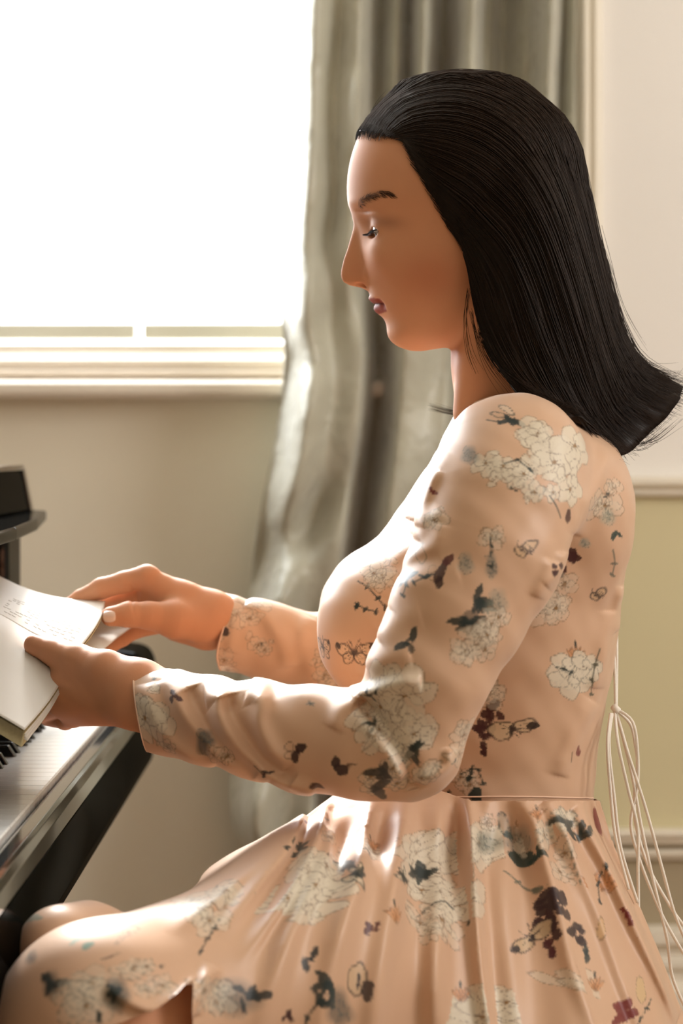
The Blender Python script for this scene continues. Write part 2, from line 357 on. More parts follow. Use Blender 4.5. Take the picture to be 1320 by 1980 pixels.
# ------------------------------------------------------------------ open book
def grid_surf(ctrl, nu, nv):
    """ctrl: rows of (px, py, y) -> smooth grid of world points"""
    rows = np.array([[W(*c) for c in r] for r in ctrl])
    a = np.array([catmull(r, nv) for r in rows])
    return np.stack([catmull(a[:, j], nu) for j in range(nv)], 1)
def sheet(name, G, m, parent, thick):
    nu, nv = G.shape[:2]; idx = np.arange(nu*nv).reshape(nu, nv)
    Q = np.stack([idx[:-1, :-1], idx[1:, :-1], idx[1:, 1:], idx[:-1, 1:]], -1).reshape(-1, 4)
    o = link(name, np_mesh(name, G.reshape(-1, 3), Q), m)
    if thick:
        s = o.modifiers.new('t', 'SOLIDIFY'); s.thickness = thick; s.offset = 0
    keep(o, parent); return o
def book():
    root = empty('open_book', W(100, 1260, 0))
    tag(root, 'open white-paged book held over the piano keys in both hands', 'book')
    # far half: fore-edge (far) row first, gutter last; columns run from the bottom edge (right) to the left
    far = [[(203, 1165, .150), (110, 1157, .160), (45, 1138, .17), (-20, 1108, .18), (-190, 1035, .20)],
           [(197, 1190, .100), (100, 1172, .11), (30, 1150, .12), (-35, 1122, .13), (-210, 1050, .15)],
           [(180, 1222, .045), (95, 1197, .055), (20, 1170, .065), (-45, 1143, .075), (-225, 1075, .095)],
           [(150, 1262, -.005), (70, 1231, .005), (0, 1191, .015), (-70, 1160, .025), (-250, 1100, .045)]]
    near = [[(150, 1262, -.005), (70, 1231, .005), (0, 1191, .015), (-70, 1160, .025), (-250, 1100, .045)],
            [(133, 1296, -.050), (58, 1252, -.04), (-12, 1210, -.03), (-85, 1178, -.02), (-275, 1120, .0)],
            [(95, 1358, -.105), (15, 1312, -.095), (-60, 1268, -.085), (-140, 1232, -.075), (-340, 1170, -.05)],
            [(47, 1415, -.155), (0, 1387, -.147), (-75, 1345, -.135), (-190, 1300, -.12), (-400, 1240, -.10)]]
    GF = grid_surf(far, 26, 40); GN = grid_surf(near, 26, 40)
    for nm, G, th in (('page_block', GF, .004), ('page_block', GN, .012)):
        # a solid stack of pages under the top leaf
        dn = np.array([-.18, 0.0, -1]); dn = dn/np.linalg.norm(dn)
        nu, nv = G.shape[:2]
        k = np.sin(np.linspace(0, np.pi/2, nu)) if G is GN else np.sin(np.linspace(np.pi/2, 0, nu))
        T = G+dn*.0004; B = G+dn*(th*(.25+.75*k))[:, None, None]
        vt = T.reshape(-1, 3); vb = B.reshape(-1, 3); n = len(vt); idx = np.arange(n).reshape(nu, nv)
        q = np.stack([idx[:-1, :-1], idx[1:, :-1], idx[1:, 1:], idx[:-1, 1:]], -1).reshape(-1, 4)
        loop = np.concatenate([idx[:, 0], idx[-1, 1:], idx[-2::-1, -1], idx[0, -2:0:-1]])
        nx = np.roll(loop, -1); side = np.stack([loop, nx, nx+n, loop+n], -1)
        o = link(nm, np_mesh(nm, np.vstack([vt, vb]), np.vstack([q, q[:, ::-1]+n, side])), M['edge'], smooth=False)
        keep(o, root)
    up = np.array([0, 0, .0012])
    sheet('page', GF+up, M['paper'], root, .0003); sheet('page', GN+up, M['paper'], root, .0003)
    # leaves fanned a little below the near top leaf
    for k, (dx, dz) in enumerate(((.0008, -.0022), (.0016, -.0045), (.0024, -.0070))):
        G = GN.copy(); tt = np.linspace(0, 1, 26)[:, None]
        G[..., 0] += dx*tt; G[..., 2] += dz*tt-.0002
        sheet('page', G[:, :14], M['paper'], root, .0003)
    # the leaf being turned by the far hand
    turn = [[(206, 1168, .148), (150, 1160, .155), (90, 1153, .165)],
            [(262, 1188, .155), (190, 1200, .15), (120, 1190, .15)],
            [(225, 1222, .11), (170, 1222, .09), (110, 1205, .09)],
            [(180, 1258, .03), (150, 1250, .02), (90, 1240, .02)]]
    sheet('page', grid_surf(turn, 20, 14)-np.array([0, 0, .006]), M['paper'], root, .0003)
    # printed notes: faint staff strokes on the far page
    ink = MB()
    for j in range(9):
        r0 = 13+j*1.1
        for s in range(16):
            if rng.random() < .45: continue
            u0 = 3+s*1.1
            def at(u, v):
                i, jj = min(int(v), 24), min(int(u), 38); fv, fu = v-i, u-jj
                return (GF[i, jj]*(1-fv)*(1-fu)+GF[i+1, jj]*fv*(1-fu)+GF[i, jj+1]*(1-fv)*fu+GF[i+1, jj+1]*fv*fu)+np.array([0, 0, .0016])
            ink.tube([at(u0, r0+.2*rng.random()), at(u0+.5, r0+.3*rng.random()), at(u0+.9, r0)], .0002, 3)
    M['ink'] = mat('grey_ink', (205, 199, 190), .8, .2, noise=(50, .9, 1.1))
    o = ink.build('printed_notes', M['ink']); keep(o, root); o['kind'] = 'stuff'
    return root
BOOK = book()

# ------------------------------------------------------------------ implicit-surface modelling kit
F32 = np.float32
def smin(a, b, k):
    h = np.maximum(k-np.abs(a-b), 0)/k
    return np.minimum(a, b)-h*h*k*.25
def smax(a, b, k): return -smin(-a, -b, k)
def rcone(P, a, b, ra, rb):
    a = np.array(a, F32); b = np.array(b, F32); d = b-a; L2 = float(d@d)+1e-12
    q = P-a; t = np.clip((q@d)/L2, 0, 1)
    r = q-t[:, None]*d
    return np.sqrt((r*r).sum(1))-(ra+(rb-ra)*t)
def chain(P, pts, k=.004):
    f = None
    for (a, ra), (b, rb) in zip(pts[:-1], pts[1:]):
        g = rcone(P, a, b, ra, rb); f = g if f is None else smin(f, g, k)
    return f
def ell(P, c, r, rot=None):
    q = P-np.array(c, F32)
    if rot is not None: q = q@np.array(rot, F32)
    r = np.array(r, F32); k0 = np.sqrt(((q/r)**2).sum(1)); k1 = np.sqrt(((q/(r*r))**2).sum(1))+1e-6
    return k0*(k0-1)/k1
class Loft:
    """stack of super-elliptic sections: rows (z, x_front, x_back, half_width)"""
    def __init__(s, rows, n=2.2, yc=0.0):
        R = np.array(sorted(rows)); m = 400
        zz = np.linspace(R[0, 0], R[-1, 0], m); s.z = zz; s.n = n; s.yc = yc
        # monotone-ish smooth interpolation
        s.c = []
        for k in (1, 2, 3):
            v = np.interp(zz, R[:, 0], R[:, k]); w_ = 15; ker = np.hanning(2*w_+1); ker /= ker.sum()
            pad = np.concatenate([2*v[0]-v[w_:0:-1], v, 2*v[-1]-v[-2:-w_-2:-1]]); s.c.append(np.convolve(pad, ker, 'valid'))
    def __call__(s, P, cap=.006):
        z = P[:, 2]; xf, xb, b = [np.interp(z, s.z, c).astype(F32) for c in s.c]
        cx = (xf+xb)/2; a = np.maximum((xb-xf)/2, .002); b = np.maximum(b, .002)
        u = np.abs(P[:, 0]-cx); v = np.abs(P[:, 1]-s.yc)
        q = ((u/a)**s.n+(v/b)**s.n)**(1/s.n)
        rr = np.sqrt(u*u+v*v)
        f = np.where(q > 1e-3, rr*(1-1/np.maximum(q, 1e-3)), -np.minimum(a, b))
        return smax(smax(f, z-F32(s.z[-1]), cap), F32(s.z[0])-z, cap)
def strokes(P, S, side=-1):
    """folds: each (polyline of (px,py), depth y, height, width) pushes the surface out where it faces the given side"""
    d = np.zeros(len(P), F32)
    for pts, y0, h, wd in S:
        Q = np.array([W(a, b, y0) for a, b in pts], F32)[:, [0, 2]]
        Q = catmull(Q, max(8, 5*len(pts))).astype(F32) if len(Q) > 2 else Q
        lo = Q.min(0)-3*wd; hi = Q.max(0)+3*wd
        m = (P[:, 0] > lo[0])&(P[:, 0] < hi[0])&(P[:, 2] > lo[1])&(P[:, 2] < hi[1])&(np.abs(P[:, 1]-y0) < .12)
        i = np.nonzero(m)[0]
        if not len(i): continue
        X = P[i][:, [0, 2]]; best = np.full(len(i), 1e9, F32); tt = np.zeros(len(i), F32); n = len(Q)-1
        for j in range(n):
            a = Q[j]; e = Q[j+1]-a; t = np.clip(((X-a)@e)/(float(e@e)+1e-12), 0, 1)
            r = X-a-t[:, None]*e; dd = (r*r).sum(1)
            c = dd < best; best[c] = dd[c]; tt[c] = (j+t[c])/n
        tap = np.sqrt(np.clip(np.minimum(tt, 1-tt)*5, 0, 1))
        dep = np.clip((.12-np.abs(P[i, 1]-y0))/.05, 0, 1)
        d[i] += (h*np.exp(-best/wd**2)*tap*dep).astype(F32)
    return d
CORN = np.array([[0,0,0],[1,0,0],[0,1,0],[1,1,0],[0,0,1],[1,0,1],[0,1,1],[1,1,1]])
EDG = [(0,1),(2,3),(4,5),(6,7),(0,2),(1,3),(4,6),(5,7),(0,4),(1,5),(2,6),(3,7)]
def evalc(f, P, n=400000):
    return np.concatenate([f(P[i:i+n]) for i in range(0, len(P), n)]) if len(P) else np.zeros(0, F32)
def surface_nets(f, lo, hi, h, B=8, slack=1.6):
    lo = np.array(lo, float); hi = np.array(hi, float)
    # coarse to fine block search
    S = B*4
    nb = np.ceil((hi-lo)/(h*S)).astype(int)
    g = np.stack(np.meshgrid(*[np.arange(k) for k in nb], indexing='ij'), -1).reshape(-1, 3)
    v = evalc(f, (lo+(g+.5)*h*S).astype(F32)); g = g[np.abs(v) < slack*S*h*.87]
    sub = np.stack(np.meshgrid(*[np.arange(4)]*3, indexing='ij'), -1).reshape(-1, 3)
    g = (g[:, None]*4+sub[None]).reshape(-1, 3)
    v = evalc(f, (lo+(g+.5)*h*B).astype(F32)); g = g[np.abs(v) < slack*B*h*.87+h]
    loc = np.stack(np.meshgrid(*[np.arange(B+1)]*3, indexing='ij'), -1).reshape(-1, 3)
    cells = np.stack(np.meshgrid(*[np.arange(B)]*3, indexing='ij'), -1).reshape(-1, 3)
    keys, verts, c8s = [], [], []
    for s in range(0, len(g), 400):
        gb = g[s:s+400]; pts = (gb[:, None]*B+loc[None])
        val = f((lo+pts.reshape(-1, 3)*h).astype(F32)).reshape(len(gb), B+1, B+1, B+1)
        c = np.stack([val[:, a:a+B, b_:b_+B, d:d+B] for a, b_, d in CORN], -1).reshape(-1, 8)
        act = (c.min(1) < 0)&(c.max(1) >= 0)
        ci = (gb[:, None]*B+cells[None]).reshape(-1, 3)[act]; c = c[act]
        num = np.zeros((len(c), 3)); den = np.zeros(len(c))
        for a, b_ in EDG:
            m = (c[:, a] < 0) != (c[:, b_] < 0)
            t = np.where(m, c[:, a]/np.where(m, c[:, a]-c[:, b_], 1), 0)
            num += np.where(m[:, None], CORN[a]+t[:, None]*(CORN[b_]-CORN[a]), 0); den += m
        verts.append(lo+(ci+num/den[:, None])*h); keys.append(ci); c8s.append(c)
    ci = np.concatenate(keys); V = np.concatenate(verts); C = np.concatenate(c8s)
    K = lambda q: (q[:, 0].astype(np.int64)*4096+q[:, 1])*4096+q[:, 2]
    key = K(ci); od = np.argsort(key); key = key[od]; ci = ci[od]; V = V[od]; C = C[od]
    quads = []
    for ax, b_ in ((0, 1), (1, 2), (2, 4)):
        s0 = C[:, 0] < 0; s1 = C[:, b_] < 0; m = s0 != s1
        u, w_ = [(1, 2), (2, 0), (0, 1)][ax]
        du = np.zeros(3, int); du[u] = 1; dw = np.zeros(3, int); dw[w_] = 1
        me_ = ci[m]; ids = []
        ok = np.ones(len(me_), bool)
        for off in (0*du, -du, -du-dw, -dw):
            kk = K(me_+off); p = np.clip(np.searchsorted(key, kk), 0, len(key)-1); ok &= key[p] == kk; ids.append(p)
        q = np.stack(ids, -1); flip = ~s0[m]
        q[flip] = q[flip][:, ::-1]; quads.append(q[ok])
    return V, np.concatenate(quads)
def grad(f, V, e=.0008):
    P = V.astype(F32); g = np.zeros((len(V), 3))
    for k in ([1,-1,-1],[-1,-1,1],[-1,1,-1],[1,1,1]):
        k = np.array(k, F32); g += evalc(f, P+k*e)[:, None]*k
    return g/(4*e)
def project(f, V, it=1, lim=.0015):
    for _ in range(it):
        g = grad(f, V); v = evalc(f, V.astype(F32)); n2 = (g*g).sum(1)+1e-6
        st = -(v/n2)[:, None]*g; L = np.linalg.norm(st, axis=1); st *= np.minimum(1, lim/np.maximum(L, 1e-9))[:, None]
        V = V+st
    return V
def normals(V, Q):
    n = np.cross(V[Q[:, 2]]-V[Q[:, 0]], V[Q[:, 3]]-V[Q[:, 1]]); N = np.zeros_like(V)
    for k in range(4): np.add.at(N, Q[:, k], n)
    return N/(np.linalg.norm(N, axis=1)[:, None]+1e-12)
def subdivide(V, Q, f, sel):
    A, Bq = Q[sel], Q[~sel]
    E = np.sort(np.stack([A, np.roll(A, -1, 1)], -1).reshape(-1, 2), 1)
    key = E[:, 0].astype(np.int64)*(len(V)+1)+E[:, 1]
    uk, inv, cnt = np.unique(key, return_inverse=True, return_counts=True)
    mid = np.zeros((len(uk), 3)); a = uk//(len(V)+1); b_ = uk % (len(V)+1); mid = (V[a]+V[b_])/2
    cen = V[A].mean(1)
    inner = cnt == 2
    mid[inner] = project(f, mid[inner]); cen = project(f, cen)
    n0 = len(V); n1 = n0+len(mid); e = inv.reshape(-1, 4)+n0; c = np.arange(len(A))+n1
    out = [np.stack([A[:, k], e[:, k], c, e[:, k-1]], -1) for k in range(4)]
    return np.vstack([V, mid, cen]), np.vstack(out+[Bq])
def cut(V, Q, kill):
    """drop faces with a killed vertex, then the vertices nobody uses"""
    Q = Q[~kill[Q].any(1)]; used = np.zeros(len(V), bool); used[Q.ravel()] = True
    m = np.cumsum(used)-1
    return V[used], m[Q]
def wrap(V, Q, kill, f=None):
    return cut(V, Q, kill)

# ------------------------------------------------------------------ the woman: body (head, neck, hands and all) as one surface
px = lambda a: a*.4348e-3
def R0(py, f, b, hw): p = W(f, py, 0); q = W(b, py, 0); return (p[2], p[0], q[0], hw)
face = Loft([R0(190, 790, 990, .040), R0(215, 748, 1030, .052), R0(240, 720, 1060, .060), R0(264, 703, 1075, .0645), R0(276, 700, 1080, .066), R0(298, 692, 1090, .069), R0(321, 685, 1095, .071), R0(347, 679, 1098, .073), R0(375, 676, 1100, .074),
             R0(395, 677, 1098, .074), R0(412, 684, 1095, .0735), R0(434, 691, 1090, .072), R0(480, 696, 1060, .0695), R0(520, 702, 1010, .066), R0(550, 708, 985, .0625), R0(576, 717, 965, .059), R0(592, 727, 955, .0565),
             R0(606, 735, 945, .0535), R0(620, 745, 930, .050), R0(632, 748, 915, .047), R0(646, 750, 900, .0425), R0(657, 754, 885, .037), R0(665, 760, 870, .031), R0(672, 770, 850, .024), R0(678, 786, 830, .015)], n=2.15)
NOSE = np.array([(400, 0), (412, 1.5), (420, 3), (434, 5.5), (457, 15), (480, 24), (502, 35), (520, 42), (530, 45), (538, 45.5), (545, 43), (551, 34), (556, 12), (562, 2), (570, 0)], float)
NOSE_W = np.array([(400, 7.0), (434, 5.5), (457, 6.2), (480, 7.0), (502, 7.4), (522, 8.6), (533, 9.0), (545, 8.6), (556, 7)], float)
EYE = {s: W(749, 443, s*.0315) for s in (-1, 1)}
for s in (1,): e = W(749, 443, -.0315); EYE[-1] = e; EYE[1] = (e[0], .0315, e[2])
def head(P):
    x, y, z = P[:, 0], P[:, 1], P[:, 2]
    sc_ = (F32(-CAM_Y)-np.abs(y))/F32(FPX)
    pyy = 870-(z-CAM_Z)/sc_
    xx = 660+x/sc_
    f = face(P)
    ay = np.abs(y)*1000
    front = np.clip((840-xx)/60, 0, 1)
    w_ = np.interp(pyy, NOSE_W[:, 0], NOSE_W[:, 1]).astype(F32)
    N = np.interp(pyy, NOSE[:, 0], NOSE[:, 1]).astype(F32)
    nose = px(N)*np.exp(-(ay/w_)**2.4*.9)
    g = lambda c, s: np.exp(-((pyy-c)/s)**2)
    d = nose
    d += px(6.5)*g(578, 7)*np.exp(-(ay/15)**2)*1.0               # upper lip
    d += px(8.5)*g(600, 9)*np.exp(-(ay/13)**2)               # lower lip
    d -= px(4)*g(587.5, 2.6)*np.exp(-(ay/20)**4)              # mouth line
    d -= px(5)*g(588, 9)*np.exp(-((ay-23.5)/4)**2)            # mouth corner
    d -= px(5)*g(567, 7)*np.exp(-(ay/4)**2)*.5                # philtrum
    d += px(2)*g(648, 14)*np.exp(-(ay/14)**2)                 # chin
    d -= px(22)*np.exp(-((pyy-438)/26)**2)*np.exp(-((ay-27)/13)**2)   # eye socket
    d += px(5)*np.exp(-((pyy-392)/13)**2)*np.exp(-((ay-26)/17)**2)    # brow ridge
    d += px(6)*np.exp(-((pyy-492)/32)**2)*np.exp(-((ay-42)/14)**2)    # cheekbone
    d -= px(5)*np.exp(-((pyy-560)/30)**2)*np.exp(-((ay-38)/12)**2)    # hollow above the jaw
    f = f-d*front
    # cheek flesh beside nose and nasolabial softness, nostril wings
    wing = W(722, 531, 0)
    for s in (-1, 1):
        f = smin(f, ell(P, (wing[0]+.0008, s*.0135, wing[2]), (.0095, .0062, .0078)), .0030)
        f = smax(f, -ell(P, (wing[0]-px(24), s*.0062, wing[2]-px(21.5)), (.0062, .0032, .0026)), .002)
    ac = np.hypot(pyy-529, (xx-721)*1.05)-14.5
    f = f+.0013*np.exp(-(ac/2.6)**2)*np.clip((xx-724)/5, 0, 1)*np.exp(-((ay-17)/8)**2)
    # cranium and jaw
    c = W(893, 338, 0); f = smin(f, ell(P, c, (.090, .0755, .0765)), .02)
    j = W(885, 590, 0)
    # eyelids
    for s in (-1, 1):
        e = EYE[s]
        f = smin(f, ell(P, e, (.0136, .0150, .0134)), .0045)
        f = smax(f, -ell(P, (e[0]-.0120, e[1]+s*.001, e[2]-.0033), (.0068, .0130, .0046)), .0008)
        f -= .0007*np.exp(-(((pyy-418-(xx-735)*.16)/3.0)**2))*0
        # crease above the lid
        cr = np.abs(pyy-(412+np.clip(xx-740, -15, 45)*.22))
        f += .0012*np.exp(-(cr/3.4)**2)*np.exp(-((ay-32)/12)**2)*front
    return f
def neck(P):
    f = chain(P, [(W(972, 610, 0), .045), (W(994, 720, 0), .0475), (W(1008, 800, 0), .053)], .02)
    # sternomastoid cord
    f = smin(f, chain(P, [(W(948, 600, -.036), .012), (W(925, 700, -.034), .011), (W(905, 800, -.022), .010)], .01), .02)
    return f
SH = [(W(990, 908, -.150), .0440), (W(945, 1050, -.185), .043), (W(885, 1187, -.205), .038), (W(830, 1300, -.215), .036), (W(782, 1425, -.212), .035)]
FA = [(W(782, 1436, -.212), .034), (W(640, 1432, -.195), .033), (W(500, 1412, -.165), .030), (W(400, 1390, -.138), .027), (W(330, 1368, -.118), .025), (W(275, 1345, -.104), .0245)]
SH2 = [(W(990, 908, .150), .044), (W(880, 1100, .185), .04), (W(745, 1290, .205), .035)]
FA2 = [(W(745, 1290, .205), .034), (W(620, 1262, .2), .032), (W(520, 1232, .19), .028), (W(435, 1203, .17), .0205), (W(405, 1192, .16), .0205)]
def hands(P):
    # near (left) hand: forearm, back of the hand, thumb over the page, fingers curled under the book
    f = chain(P, [(a, r) for a, r in FA[3:]], .01)
    wri = None
    def mc(kx, ky, yy, r, rk, oy=0, ox=0): return chain(P, [(W(262+ox, 1340+oy, -.100), r), (W(kx, ky, yy), rk)], .004)
    palm = mc(132, 1312, -.066, .0185, .0125, -12)
    palm = smin(palm, mc(120, 1336, -.064, .0185, .0125, 0), .014)
    palm = smin(palm, mc(120, 1360, -.058, .018, .0115, 8), .014)
    palm = smin(palm, mc(140, 1385, -.048, .016, .0088, 18), .012)
    f = smin(f, palm, .016)
    # fingers under the book
    for a, b_, c, r in (((130, 1313, -.064), (80, 1330, -.025), (40, 1330, .005), .0092), ((118, 1337, -.062), (72, 1355, -.022), (32, 1350, .010), .0093),
                        ((119, 1361, -.056), (78, 1376, -.018), (42, 1370, .012), .0088)):
        f = smin(f, chain(P, [(W(*a), r*1.15), (W(*b_), r), (W(*c), r*.86)], .003), .0025)
    f = smin(f, chain(P, [(W(142, 1386, -.048), .0085), (W(126, 1392, -.036), .0078), (W(92, 1388, -.008), .0068)], .003), .003)
    th = chain(P, [(W(250, 1322, -.108), .0175), (W(205, 1296, -.098), .0155), (W(152, 1276, -.078), .0120), (W(104, 1262, -.060), .0100), (W(66, 1247, -.050), .0084)], .005)
    f = smin(f, th, .009)
    # far (right) hand
    g = chain(P, FA2[2:], .01)
    g = smin(g, chain(P, [(W(408, 1188, .150), .0205), (W(350, 1163, .150), .0185), (W(295, 1126, .150), .0118)], .006), .012)
    g = smin(g, chain(P, [(W(405, 1196, .158), .0200), (W(345, 1185, .160), .0185), (W(292, 1160, .165), .0130)], .006), .014)
    g = smin(g, chain(P, [(W(400, 1208, .165), .0185), (W(350, 1200, .170), .0160), (W(298, 1195, .175), .0110)], .006), .012)
    g = smin(g, chain(P, [(W(395, 1220, .165), .014), (W(345, 1208, .168), .011)], .006), .012)
    # index, middle, ring, little finger and thumb
    g = smin(g, chain(P, [(W(283, 1116, .150), .0112), (W(240, 1126, .152), .0098), (W(196, 1138, .155), .0095), (W(158, 1158, .162), .0086), (W(112, 1184, .172), .0072)], .003), .003)
    g = smin(g, chain(P, [(W(285, 1146, .166), .0105), (W(236, 1160, .172), .0090), (W(188, 1178, .175), .0085), (W(150, 1200, .170), .0074)], .003), .0022)
    g = smin(g, chain(P, [(W(296, 1190, .178), .0100), (W(252, 1200, .178), .0085), (W(216, 1212, .168), .0080), (W(188, 1232, .150), .0066)], .003), .0022)
    g = smin(g, chain(P, [(W(306, 1206, .176), .0095), (W(262, 1218, .172), .0078), (W(236, 1234, .165), .0074), (W(206, 1256, .150), .0060)], .003), .0028)
    g = smin(g, chain(P, [(W(385, 1204, .140), .0175), (W(335, 1197, .125), .0165), (W(288, 1190, .116), .0118), (W(250, 1188, .112), .0108), (W(214, 1192, .108), .0088)], .005), .010)
    # knuckle bumps
    g = smin(g, ell(P, W(286, 1112, .148), (.0085, .009, .0075)), .006)
    # wrinkled skin over the folded finger joint, extensor cords, wrist creases
    g += .0011*np.exp(-(((660+P[:, 0]*2110)-262-((870-(P[:, 2]-CAM_Z)*2110)-1140)*.25)/3.0)**2)*np.exp(-(((870-(P[:, 2]-CAM_Z)*2110)-1148)/24)**2)
    return smin(f, g, .001)
HIPZ = .585
def lower(P):
    # coarse hidden body: torso, arms, pelvis, legs, feet
    f = chain(P, [(W(1015, 850, 0), .035), (W(1010, 960, 0), .070), (W(960, 1150, 0), .085), (W(950, 1400, 0), .070), (W(945, 1560, 0), .070), ((.13, 0, .585), .085)], .05)
    f = smin(f, chain(P, [(W(990, 908, -.145), .034), (W(1010, 880, 0), .030), (W(990, 908, .145), .034)], .03), .05)
    f = smin(f, chain(P, [(a, r-.008) for a, r in SH], .01), .02); f = smin(f, chain(P, [(a, r-.008) for a, r in SH2], .01), .02)
    f = smin(f, chain(P, [(a, r-.004) for a, r in FA[:5]], .01), .005); f = smin(f, chain(P, [(a, r-.004) for a, r in FA2[:4]], .01), .005)
    f = smin(f, chain(P, [((.13, -.085, .585), .070), ((-.03, -.230, .620), .060), ((-.150, -.380, .612), .050), ((-.125, -.385, .42), .045), ((-.10, -.38, .20), .034), ((-.09, -.38, .10), .029)], .015), .05)
    f = smin(f, chain(P, [((.13, .085, .570), .070), ((-.02, -.02, .555), .060), ((-.135, -.16, .545), .050), ((-.12, -.17, .40), .046), ((-.10, -.17, .18), .034), ((-.10, -.17, .085), .029)], .015), .05)
    for x_, y_, z_ in ((-.09, -.38, .055), (-.10, -.17, .045)):
        f = smin(f, chain(P, [((x_+.02, y_, z_), .030), ((x_-.10, y_, z_-.012), .024), ((x_-.16, y_, z_-.018), .018)], .01), .02)
    return f
def body():
    fh = lambda P: smin(head(P), neck(P), .022)
    V, Q = surface_nets(fh, (-.02, -.105, 1.02), (.225, .105, 1.325), .00125)
    V = project(fh, V, 2)
    V1, Q1 = V, Q
    a = W(290, 1450, -.13); lo = (-.32, -.185, .745); hi = (-.105, .225, .905)
    V, Q = surface_nets(hands, lo, hi, .00125); V = project(hands, V, 2); V2, Q2 = V, Q
    V, Q = surface_nets(lower, (-.45, -.46, -.0), (.30, .3, 1.1), .005); V3, Q3 = project(lower, V, 1), Q
    VV = np.vstack([V1, V2, V3]); QQ = np.vstack([Q1, Q2+len(V1), Q3+len(V1)+len(V2)])
    # skin tone with lips, blush, warm knuckles
    base = np.array(s2l((208, 150, 114))); C = np.tile(base, (len(VV), 1))
    y = VV[:, 1]; ay = np.abs(y)*1000; sc_ = (-CAM_Y-np.abs(y))/FPX; pyy = 870-(VV[:, 2]-CAM_Z)/sc_; xx = 660+VV[:, 0]/sc_
    def blend(m, rgb): 
        nonlocal C; C = C*(1-m[:, None])+np.array(s2l(rgb))*m[:, None]
    head_m = VV[:, 2] > 1.05
    blend(head_m*np.exp(-((pyy-535)/48)**2)*np.exp(-((xx-830)/70)**2)*.45*(ay > 20), (180, 98, 68))
    blend(head_m*np.exp(-((pyy-525)/22)**2)*np.exp(-((xx-690)/40)**2)*.25, (186, 112, 84))
    # lips
    t = np.clip((xx-712)/57, 0, 1)
    up = 587-12*(1-t**1.5)+1.5*np.exp(-(ay/3)**2); dn = 587+(24-2*t)*(1-t**2.2)
    lip = head_m*(xx < 771)*(xx > 700)*np.clip((pyy-up)/1.6+.5, 0, 1)*np.clip((dn-pyy)/1.8+.5, 0, 1)*(ay < 26)
    blend(lip*.92, (146, 62, 48))
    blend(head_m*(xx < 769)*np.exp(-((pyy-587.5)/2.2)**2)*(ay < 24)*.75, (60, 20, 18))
    # darker lid skin and lash line, brow skin
    for s in (-1, 1):
        m = head_m*(y*s > 0)
        blend(m*np.exp(-((pyy-430-(xx-745)*.05)/13)**2)*np.exp(-((xx-748)/32)**2)*.42, (112, 72, 56))
        u = np.clip((xx-694)/70, 0, 1); bc = 394-26*np.sin(u*1.9)**1.0+10*u**2; bw = 6.0*(1-u)**.6+1.5
        blend(m*(xx > 692)*(xx < 768)*np.exp(-((pyy-bc)/bw)**2)*.4*(ay > 6), (74, 46, 30))
    blend((VV[:, 2] < .95)*np.exp(-((VV[:, 0]+.265)/.03)**2)*.10, (200, 118, 92))
    me = np_mesh('person', VV, QQ); set_col(me, C)
    o = link('person', me, M['skin'])
    tag(o, 'seated dark-haired woman in profile wearing a pink floral dress, turning pages of the book', 'person')
    return o
PERSON = body()
def child(o, p=None): keep(o, p or PERSON); return o

# eyes, lashes, brows, nail
def uvsphere(c, r, nu=32, nv=20):
    V = [(c[0]-r[0]*math.cos(t), c[1]+r[1]*math.sin(t)*math.cos(p), c[2]+r[2]*math.sin(t)*math.sin(p)) for t in np.linspace(0, math.pi, nv) for p in np.linspace(0, 2*math.pi, nu, endpoint=False)]
    Q = [(i*nu+j, i*nu+(j+1) % nu, (i+1)*nu+(j+1) % nu, (i+1)*nu+j) for i in range(nv-1) for j in range(nu)]
    return np.array(V), np.array(Q)
M['eye'] = mat('eye', (225, 215, 205), .12, .6, coat=1, attr='print')
for s in (-1, 1):
    V, Q = uvsphere(EYE[s], (.0121, .0121, .0121))
    d = V-np.array(EYE[s]); g_ = np.array([-.86, 0.0, -.5]); g_ /= np.linalg.norm(g_); ang = np.degrees(np.arccos(np.clip(d@g_/.0121, -1, 1)))
    C = np.where(ang[:, None] < 9, s2l((8, 6, 5)), np.where(ang[:, None] < 27, s2l((72, 48, 30)), s2l((222, 208, 196))))
    me = np_mesh('eye', V, Q); set_col(me, C); child(link('eye', me, M['eye']))
    L = MB(); e = np.array(EYE[s])
    for i in range(26):
        a = (i/25-.45)*1.9; th = math.radians(4)
        dirv = np.array([-math.cos(a), s*math.sin(a)+0.0, 0]); p0 = e+dirv*.0134+np.array([0, 0, -.0012])
        p1 = p0+dirv*.0035+np.array([0, 0, -.0030]); p2 = p1+dirv*.0040+np.array([0, 0, -.0006])
        L.tube([p0, (p0+p1)/2+dirv*.0004, p1, p2], .00028, 4, .00008)
    child(L.build('eyelashes', M['lash'], smooth=True))
def skin_bvh():
    me = PERSON.data; n = len(me.vertices); co = np.zeros(n*3); me.vertices.foreach_get('co', co); co = co.reshape(-1, 3)
    return co
_co = skin_bvh(); _q = np.zeros(len(PERSON.data.polygons)*4, int); PERSON.data.polygons.foreach_get('vertices', _q); _q = _q.reshape(-1, 4)
_hm = (_co[:, 2] > 1.05); _qh = _q[_hm[_q].all(1)]
HB = BVHTree.FromPolygons([tuple(v) for v in _co.tolist()], _qh.tolist())
